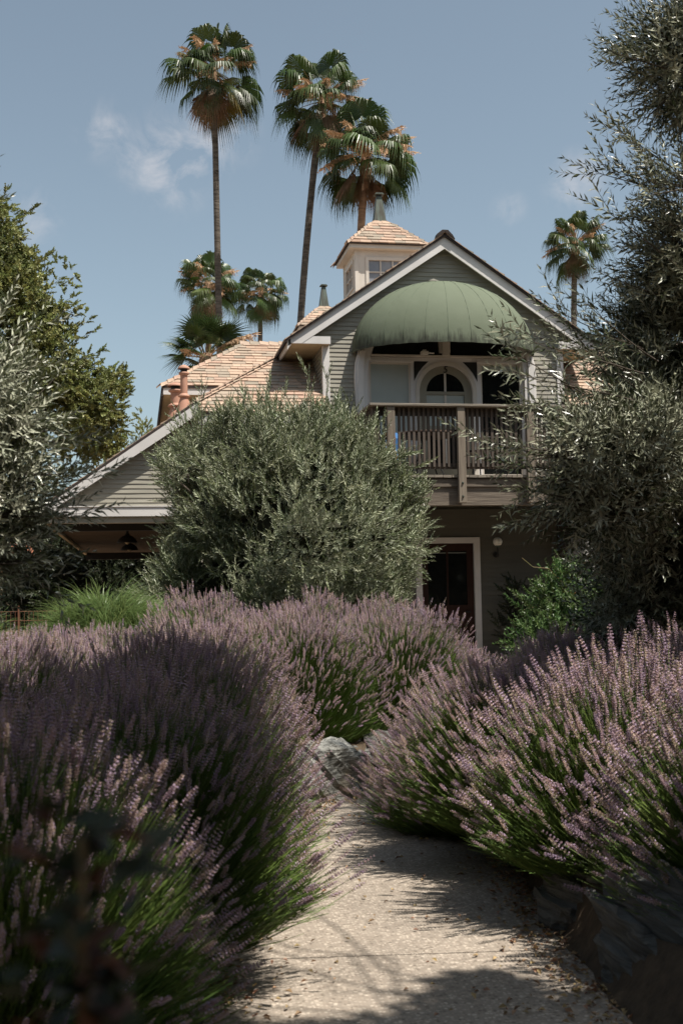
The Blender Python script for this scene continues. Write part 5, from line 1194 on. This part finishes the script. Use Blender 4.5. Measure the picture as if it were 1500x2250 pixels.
# ================================================================== PALMS
def frond_mesh(seed, mat, n=30, fan=.95, pet=.9, el=30, hang=.9, spread=112, split=.6, pw=.012):
    """a fan leaf built at its own elevation so that the free blade tips hang straight down"""
    r = random.Random(seed); mb = MB(); e = R(el); roll = r.uniform(-.5, .5); bend = .35
    def place(x, y, z, g=0.0):
        y2 = y*math.cos(roll)-z*math.sin(roll); z2 = y*math.sin(roll)+z*math.cos(roll)
        return (x*math.cos(e)-z2*math.sin(e), y2, x*math.sin(e)+z2*math.cos(e)-g)
    P = [place(pet*t, 0, 0, bend*.3*pet*t*t) for t in (0, .33, .66, 1)]
    mb.tube(P, [pw*1.6, pw*1.2, pw, pw*.8], 4, 1); g0 = bend*.3*pet
    ts = (.03, .3, split, .78, .92, 1.0)
    for k in range(n):
        a = R(-spread+2*spread*k/(n-1)); da = R(2*spread/(n-1)); L = fan*(.70+.30*math.cos(a*.6))*r.uniform(.93, 1.07); hk = hang*r.uniform(.6, 1.25)
        c, s_ = math.cos(a), math.sin(a); V = []
        for t in ts:
            q = L*t; over = max(0, t-split*.85)/(1-split*.85); shrink = 1-.30*over**1.5*min(1, hk)
            w = L*min(t, split)*math.tan(da/2)*(1 if t <= split else max(.04, 1-over)*.8)
            g = g0+.22*q*q+hk*L*.75*over**1.5; cup = -.12*abs(a)/math.pi*q
            x = pet+c*q*shrink; y = s_*q*shrink
            V += [place(x+s_*w, y-c*w, cup-.3*w, g), place(x, y, cup+.3*w, g), place(x-s_*w, y+c*w, cup-.3*w, g)]
        F = []
        for j in range(len(ts)-1): o = 3*j; F += [(o, o+1, o+4, o+3), (o+1, o+2, o+5, o+4)]
        mb.add(V, F, 0)
    return mb.mesh('frond', [mat, M['petiole']])
ELS = [84, 66, 48, 30, 12, -8, -28, -50]
FR = {e: [frond_mesh(400+e*3+k, M['palm'], el=e, hang=(.5 if e > 40 else .9), spread=112 if e > -20 else 85) for k in range(3)] for e in ELS}
FR['stiff'] = {e: [frond_mesh(800+e+k, M['palm'], n=24, fan=.85, pet=.6, el=e, hang=.18, spread=95, split=.42) for k in range(2)] for e in (85, 65, 45, 25, 5, -20)}
FR['fresh'] = [frond_mesh(430+i, M['palmyoung'], n=26, fan=.7, pet=.75, el=25, hang=.3, spread=100) for i in range(2)]
FR['dead'] = [frond_mesh(440+i, M['palmdead'], n=18, fan=1.1, pet=.35, el=-78, hang=.3, spread=30, split=.4) for i in range(4)]
FR['tan'] = [frond_mesh(445+i, M['palmdead'], n=22, fan=.9, pet=.8, el=-55, hang=.5, spread=60) for i in range(2)]
FR['yellow'] = [frond_mesh(450, M['palmyellow'], el=-58, hang=.6, spread=70)]
def inflo_mesh(seed, L=1.1):
    r = random.Random(seed); mb = MB(); P = [(L*t, 0, -.55*L*t*t) for t in (0, .25, .5, .75, 1)]
    mb.tube(P, [.012, .010, .008, .006, .004], 4, 0)
    for k in range(110):
        t = r.uniform(.3, 1.0); x = L*t; z = -.55*L*t*t; l = r.uniform(.08, .26); a = r.uniform(0, 6.28); ax = math.cos(a)*l*.7; ay = math.sin(a)*l*.7; w = .010
        q = (x+ax, ay, z-l*.7)
        mb.add([(x, 0, z), (x+ax*.5+w, ay*.5+w, z-l*.25), q, (x+ax*.5-w, ay*.5-w, z-l*.3), ], [(0, 1, 2, 3)])
        for _ in range(3):
            u = r.uniform(.4, 1); c = (x+ax*u+r.uniform(-.03, .03), ay*u+r.uniform(-.03, .03), z-l*.7*u); s_ = r.uniform(.012, .022)
            mb.add([(c[0]-s_, c[1], c[2]), (c[0], c[1]-s_, c[2]-s_), (c[0]+s_, c[1], c[2]+s_*.5), (c[0], c[1]+s_, c[2]-s_*.3)], [(0, 1, 2), (0, 2, 3)])
    return mb.mesh('blossom_stalk', [M['inflo']])
INF = [inflo_mesh(500+i) for i in range(3)]
def palm(base, top, r0, r1, scale, label, counts, bark='palmbark', seed=0, infl=6, bend=0, skirt=14, style='', yellow=0):
    r = random.Random(seed); b = Vector(base); t = thing('palm_tree', label, 'palm tree', base, 'fan palms behind the house')
    tp = Vector(top)-b; P = []; rr_ = []
    for i in range(15):
        u = i/14; P.append(tp*u+Vector((bend*math.sin(math.pi*u), 0, 0))); rr_.append((r0+(r1-r0)*u**.6)*(1+.03*math.sin(i*7)))
    MB().tube(P, rr_, 12).build('trunk', M[bark], t, True)
    # fibrous boots under the crown
    MB().tube([tp-Vector((0, 0, 1.1*scale)), tp-Vector((0, 0, .5*scale)), tp+Vector((0, 0, .12*scale))], [r1*1.05, r1*1.7, r1*1.0], 10).build('crown_boot', M['palmbarkred'], t, True)
    k = 0
    for el, n in counts:
        ms = FR['stiff'][el] if style == 'stiff' else FR[el]
        for i in range(n):
            az = k*2.39996+r.uniform(-.35, .35)+seed; k += 1
            o = link('frond', r.choice(ms), t, loc=tp+Vector((math.cos(az)*r1*.7, math.sin(az)*r1*.7, .002*el*scale))); o.rotation_euler = (r.uniform(-.22, .22), r.uniform(-.25, .25), az); o.scale = (scale*r.uniform(.75, 1.15),)*3
    for kind, n in (('fresh', 2 if style != 'stiff' else 0), ('tan', 5), ('yellow', yellow)):
        for i in range(n):
            az = r.uniform(0, 6.28); o = link('frond' if kind != 'tan' else 'dead_frond', r.choice(FR[kind]), t, loc=tp+Vector((0, 0, -.05))); o.rotation_euler = (0, r.uniform(-.2, .2), az); o.scale = (scale*r.uniform(.8, 1.05),)*3
    for i in range(skirt):
        az = r.uniform(0, 6.28); o = link('dead_frond', r.choice(FR['dead']), t, loc=tp+Vector((math.cos(az)*r1, math.sin(az)*r1, -.25*scale-r.uniform(0, .25)))); o.rotation_euler = (r.uniform(-.1, .1), r.uniform(-.1, .12), az); o.scale = (scale*r.uniform(.6, 1.0),)*3
    for i in range(infl):
        az = r.uniform(0, 6.28); o = link('blossom_stalk', r.choice(INF), t, loc=tp+Vector((0, 0, r.uniform(-.1, .15)))); o.rotation_euler = (0, -R(r.uniform(0, 60)), az); o.scale = (scale*r.uniform(.9, 1.3),)*3
    return t
CN = [(84, 2), (66, 3), (48, 4), (30, 4), (12, 5), (-8, 5), (-28, 5), (-50, 4)]
palm((3.15, 42, 0), (2.93, 42, 20.9), .145, .105, 1.12, 'tallest fan palm, single slender trunk left of the roof', CN, seed=1, infl=15, skirt=18, yellow=2)
palm((5.35, 40, 0), (6.62, 40, 19.15), .155, .11, 1.12, 'tall leaning fan palm in the middle, left of the overlapping pair', CN, seed=2, infl=16, bend=-.35)
palm((6.85, 38, 0), (7.78, 38, 16.5), .16, .125, 1.12, 'fan palm with reddish trunk right behind the cupola', CN, 'palmbarkred', seed=3, infl=16, bend=-.1)
palm((23.7, 60, 0), (24.02, 60, 20.6), .19, .15, 1.18, 'lone fan palm right of the gable, partly behind the olive', CN, seed=4, infl=7, bend=-.2)
palm((4.6, 72, 0), (4.50, 72, 20.9), .2, .16, 1.30, 'shorter fan palm crossed by the tall slender trunk', CN, 'palmbarkred', seed=5, infl=15)
palm((7.9, 78, 0), (8.50, 78, 22.1), .2, .15, 1.22, 'small distant fan palm just right of the tall slender trunk', CN, seed=6, infl=6)
# young palm with stiff fronds
palm((1.95, 32.5, 0), (1.98, 32.5, 8.2), .2, .18, 1.02, 'young palm with stiff spiky fronds just above the wing roof', [(85, 4), (65, 6), (45, 7), (25, 7), (5, 7), (-20, 4)], 'palmbarkred', seed=7, infl=2, skirt=4, style='stiff')

# ================================================================== SHRUBS AND SMALL THINGS
def shrub(label, base, blobs, key, dens, scl=(.8, 1.2), cat='shrub', nm='green_shrub', cut=-.7, group=None, updir=.5):
    t = thing(nm, label, cat, base, group)
    P, D = crown_points(blobs, dens, inner=.35, nf=5, cut=cut, seed=abs(int(base[0]*10)), updir=updir); P = P-np.array(base)
    scatter('foliage', key, SP[key], P, D, rng.normal(0, 1, (len(P), 3)), rng.uniform(*scl, len(P)), t, spin=9)
    mb = MB()
    for b_ in blobs: mb.tube([(0, 0, 0), ((b_[0]-base[0])*.6, (b_[1]-base[1])*.6, (b_[2]-base[2])*.5), (b_[0]-base[0], b_[1]-base[1], b_[2]-base[2])], [.015, .01, .004], 4)
    mb.build('stems', M['drystem'], t)
    return t
gs = shrub('bright green leafy shrub with an orange flower, right of the door', (4.9, 12.6, .3), [(4.87, 12.5, 1.55, 0.27, 0.27, 0.25), (4.62, 12.3, 1.25, 0.36, 0.34, 0.29), (5.29, 12.5, 1.22, 0.44, 0.39, 0.34), (4.34, 12.0, 0.95, 0.28, 0.26, 0.24), (4.86, 12.0, 1.02, 0.47, 0.38, 0.28), (4.6, 12.2, .75, .5, .4, .3), (5.3, 12.2, .8, .5, .4, .35)], 'green', 1700)
fm = MB(); 
for k in range(9):
    a = k*.7; V, F = leaf_faces((0, 0, 0), (math.cos(a), math.sin(a), .5), (0, 0, 1), .055, .022); fm.add(V, F)
for dx, dz in ((0, 0), (.045, .012), (-.04, .02)):
    o = fm.build('orange_flower', M['orange'], gs); o.location = (-.20+dx, -.42, 1.20+dz)
vt = MB()
vt.tube([(-.25, -.3, 1.35), (-.42, -.35, 1.5), (-.6, -.35, 1.52), (-.72, -.35, 1.62)], .004, 4).tube([(-.35, -.3, .98), (-.6, -.35, 1.08), (-.72, -.35, 1.05)], .004, 4)
vt.build('tendrils', M['petiole'], gs)
shrub('dark leafy climber in the shade against the wall right of the door', (6.2, 18.3, .33), [(6.25, 18.4, 1.35, 0.30, 0.2, 0.45), (6.15, 18.4, .8, 0.35, 0.25, 0.4), (6.6, 18.4, .8, .3, .25, .4)], 'dark', 900, (.35, .6))
shrub('low green plant at the lower left foot of the bushy olive', (.55, 13.4, .33), [(.55, 13.3, 1.0, .28, .25, .3), (.75, 13.4, .8, .3, .25, .3)], 'green', 1500, (.6, .9))
shrub('leafy green climber behind the olive trunk at the right edge', (5.8, 11.6, .3), [(5.6, 11.4, 1.6, .2, .2, .4), (5.7, 11.4, 1.1, .3, .25, .4), (6.2, 11.6, 1.2, .5, .3, .5)], 'green', 1300)

def grass_clump(label, x, y, z0, rx, h, n):
    t = thing('ornamental_grass', label, 'grass clump', (x, y, z0), 'ornamental grass clumps')
    az = rng.uniform(0, 2*np.pi, n); rr_ = np.sqrt(rng.random(n))
    P = np.stack([rr_*rx*.75*np.cos(az), rr_*rx*.6*np.sin(az), h*.62*(1-rr_**2*.85)], 1)
    D = np.stack([rr_*np.cos(az)*.8, rr_*np.sin(az)*.8, np.full(n, .9)], 1)+rng.normal(0, .12, (n, 3))
    up = np.stack([np.cos(az), np.sin(az), np.zeros(n)], 1)
    scatter('blades', 'grass', SP['grass'], P, D, up, rng.uniform(.7, 1.1, n), t, spin=.5)
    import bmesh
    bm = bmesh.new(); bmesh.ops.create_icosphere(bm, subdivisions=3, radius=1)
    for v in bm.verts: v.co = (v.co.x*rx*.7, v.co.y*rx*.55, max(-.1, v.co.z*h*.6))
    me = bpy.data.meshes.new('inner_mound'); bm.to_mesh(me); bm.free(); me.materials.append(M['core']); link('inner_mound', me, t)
grass_clump('big fountain of green ornamental grass left of the bushy olive', -.34, 13.2, .33, 1.0, 1.42, 2300)
grass_clump('ornamental grass clump at the left picture edge above the lavender', -1.84, 12.4, .33, .52, 1.2, 1000)
# small fan palm shrub behind the grass
fp = thing('fan_palm_shrub', 'low green fan palm leaf rising behind the ornamental grass', 'palm shrub', (-.55, 15.3, .33))
for i, (el, az, s, m) in enumerate([(55, 0.3, .62, 'a'), (70, 2.4, .55, 'a'), (25, 3.4, .5, 'y'), (40, 5.0, .5, 'a')]):
    me = frond_mesh(470+i, M['palmyoung'], n=34, fan=.75, pet=.9, el=el, hang=.12, split=.7, spread=80)
    o = link('frond', me, fp, loc=(0, 0, .55)); o.rotation_euler = (.3, 0, az); o.scale = (s,)*3
# patio umbrella far left
pu = thing('patio_umbrella', 'salmon orange patio umbrella in the far left background', 'umbrella', (-3.3, 30, .1))
U = MB(); nU = 8
for k in range(nU):
    a0, a1 = 2*math.pi*k/nU, 2*math.pi*(k+1)/nU; V = [(0, 0, 2.86)]
    for j in (1, 2, 3):
        for a in (a0, (a0+a1)/2, a1):
            q = j/3; sg = .03*math.sin(math.pi*(a-a0)/(a1-a0))*q; V.append((1.35*q*math.cos(a), 1.35*q*math.sin(a), 2.86-.30*q**1.3-sg))
    F = [(0, 1, 2), (0, 2, 3)]+[(1+3*j+i, 4+3*j+i, 5+3*j+i, 2+3*j+i) for j in range(2) for i in range(2)]
    o = MB().add(V, F).build('canopy_panel', M['orange'], pu, True); md = o.modifiers.new('solid', 'SOLIDIFY'); md.thickness = .004
MB().tube([(0, 0, 0), (0, 0, 2.9)], .025, 8).build('pole', M['soffit'], pu); MB().lathe([(.3, 0), (.3, .06), (.05, .1)], 0, 0, 16).build('base', M['dark'], pu)
# globe bollard lamp
gl = thing('globe_lamp', 'small white globe lamp on a post in the yard at left', 'lamp', (-1.42, 22, .0))
MB().tube([(0, 0, 0), (0, 0, 1.55)], .02, 8).build('post', M['dark'], gl)
MB().lathe([(.055*math.sin(math.pi*i/12), 1.62-.055*math.cos(math.pi*i/12)) for i in range(13)], 0, 0, 16).build('globe', M['globe'], gl, True)
# rusty wire fence
fe = thing('wire_fence', 'rusty welded wire fence between the grass clumps at left', 'fence', (-1.9, 17, .3))
for x in (-.9, .26, 1.2): MB().tube([(x, 0, 0), (x, 0, 1.16)], .014, 6).build('post', M['rust'], fe)
wm = MB().tube([(0, 0, 0), (0, 0, .98)], .0035, 4).mesh('wire', M['rust'])
for k in range(34): link('upright_wire', wm, fe, loc=(-.9+k*.062, 0, .1))
for z in (.2, .35, .5, .65, .8, .95, 1.08): MB().tube([(-.9, 0, z), (1.2, 0, z)], .004, 4).build('cross_wire', M['rust'], fe)
lp_ = MB()
for k in range(17):
    c = -.87+k*.124; lp_.tube([(c+.055*math.cos(math.pi*i/8), -.003, .62+.06*math.sin(math.pi*i/8)) for i in range(9)], .0035, 4)
lp_.build('wire_loops', M['rust'], fe, kind='stuff')
bk = rock((-1.0, 18.4, .35), (.35, .25, .18), .2, 'dark stone lying behind the wire fence', 'rockdark', 23)
# overhead cable
cbm = MB(); A = Vector((20.3, 40, 14.3)); B = Vector((19.8, 50, 13.85)); P = []
A2 = Vector((14.0, 46, 13.0)); B2 = Vector((30, 40, 17.6))
A2 = Vector((16.8, 44, 11.6)); B2 = Vector((20.4, 40.5, 15.2))
for i in range(13): u = i/12; p = Vector((17.46, 44, 12.45)).lerp(Vector((24.0, 44, 17.6)), u); p.z -= .25*math.sin(math.pi*u); P.append(p)
cbm.tube(P, .010, 4)
cbm.build('overhead_cable', M['dark'], None, label='thin dark overhead cable running up behind the right olive', cat='cable')
MBp = thing('utility_pole', 'wooden utility pole at the right end of the overhead cable', 'pole', (24.0, 44, 0)); MB().tube([(0, 0, 0), (0, 0, 17.8)], [.16, .11], 8).build('pole_shaft', M['woodpost'], MBp); MB().box(-.9, .9, -.05, .05, 17.2, 17.32).build('cross_arm', M['woodpost'], MBp)
# out of focus plant close to the camera
np_ = thing('near_plant', 'blurred dark leafy rose stem close to the camera, bottom left', 'plant', (-.06, .72, .0))
st = MB().tube([(.0, 0, 0), (.01, .01, .7), (.03, -.01, 1.2), (.028, -.02, 1.46)], [.006, .005, .004, .003], 6)
nl = MB(); rl = MB()
r = random.Random(4)
for k in range(150):
    z = r.uniform(1.15, 1.472); a = r.uniform(0, 6.28); L = r.uniform(.02, .042); d = (math.cos(a), math.sin(a), r.uniform(-.2, .6)); c = (.03+r.gauss(0, .015), -.02+r.gauss(0, .015), z)
    V, F = leaf_faces(c, d, (r.gauss(0, .5), r.gauss(0, .5), 1), L, L*.6); (rl if r.random() < .3 else nl).add(V, F)
st.build('stem', M['petiole'], np_, True); nl.build('leaves', M['nearleaf'], np_, kind='stuff'); rl.build('reddish_leaves', M['redleaf'], np_, kind='stuff')
# leaf litter along the path edges
lm = []
for i in range(4):
    V, F = leaf_faces((0, 0, 0), (1, 0, .05), (0, .2, 1), .035, .018, fold=.25); lm.append(MB().add(V, F).mesh('fallen_leaf', [M['litter']]))
LP = []; 
for k in range(4200):
    y = random.uniform(3, 12); s = random.choice((-1, 1)); off = PW-abs(random.gauss(0, .10 if random.random() < .75 else .35)); c = path_center(y); x = c+s*off*1.0; LP.append((x, y, min(1, max(0, (y-9.5)/8))*.33+.020+random.uniform(0, .012)))
LP = np.array(LP); D = np.array([(math.cos(a), math.sin(a), 0) for a in rng.uniform(0, 6.28, len(LP))])
# local Z of the variants points up here, so lay them by their X axis
scatter('leaf_litter', 'litter', lm, LP, np.stack([rng.normal(0, .25, len(LP)), rng.normal(0, .25, len(LP)), np.ones(len(LP))], 1), D, rng.uniform(.5, 1.15, len(LP)), None, spin=9, label='dry brown fallen leaves gathered along the path edges', cat='leaf litter')
for o in bpy.data.objects:
    if '_w' in o: del o['_w']
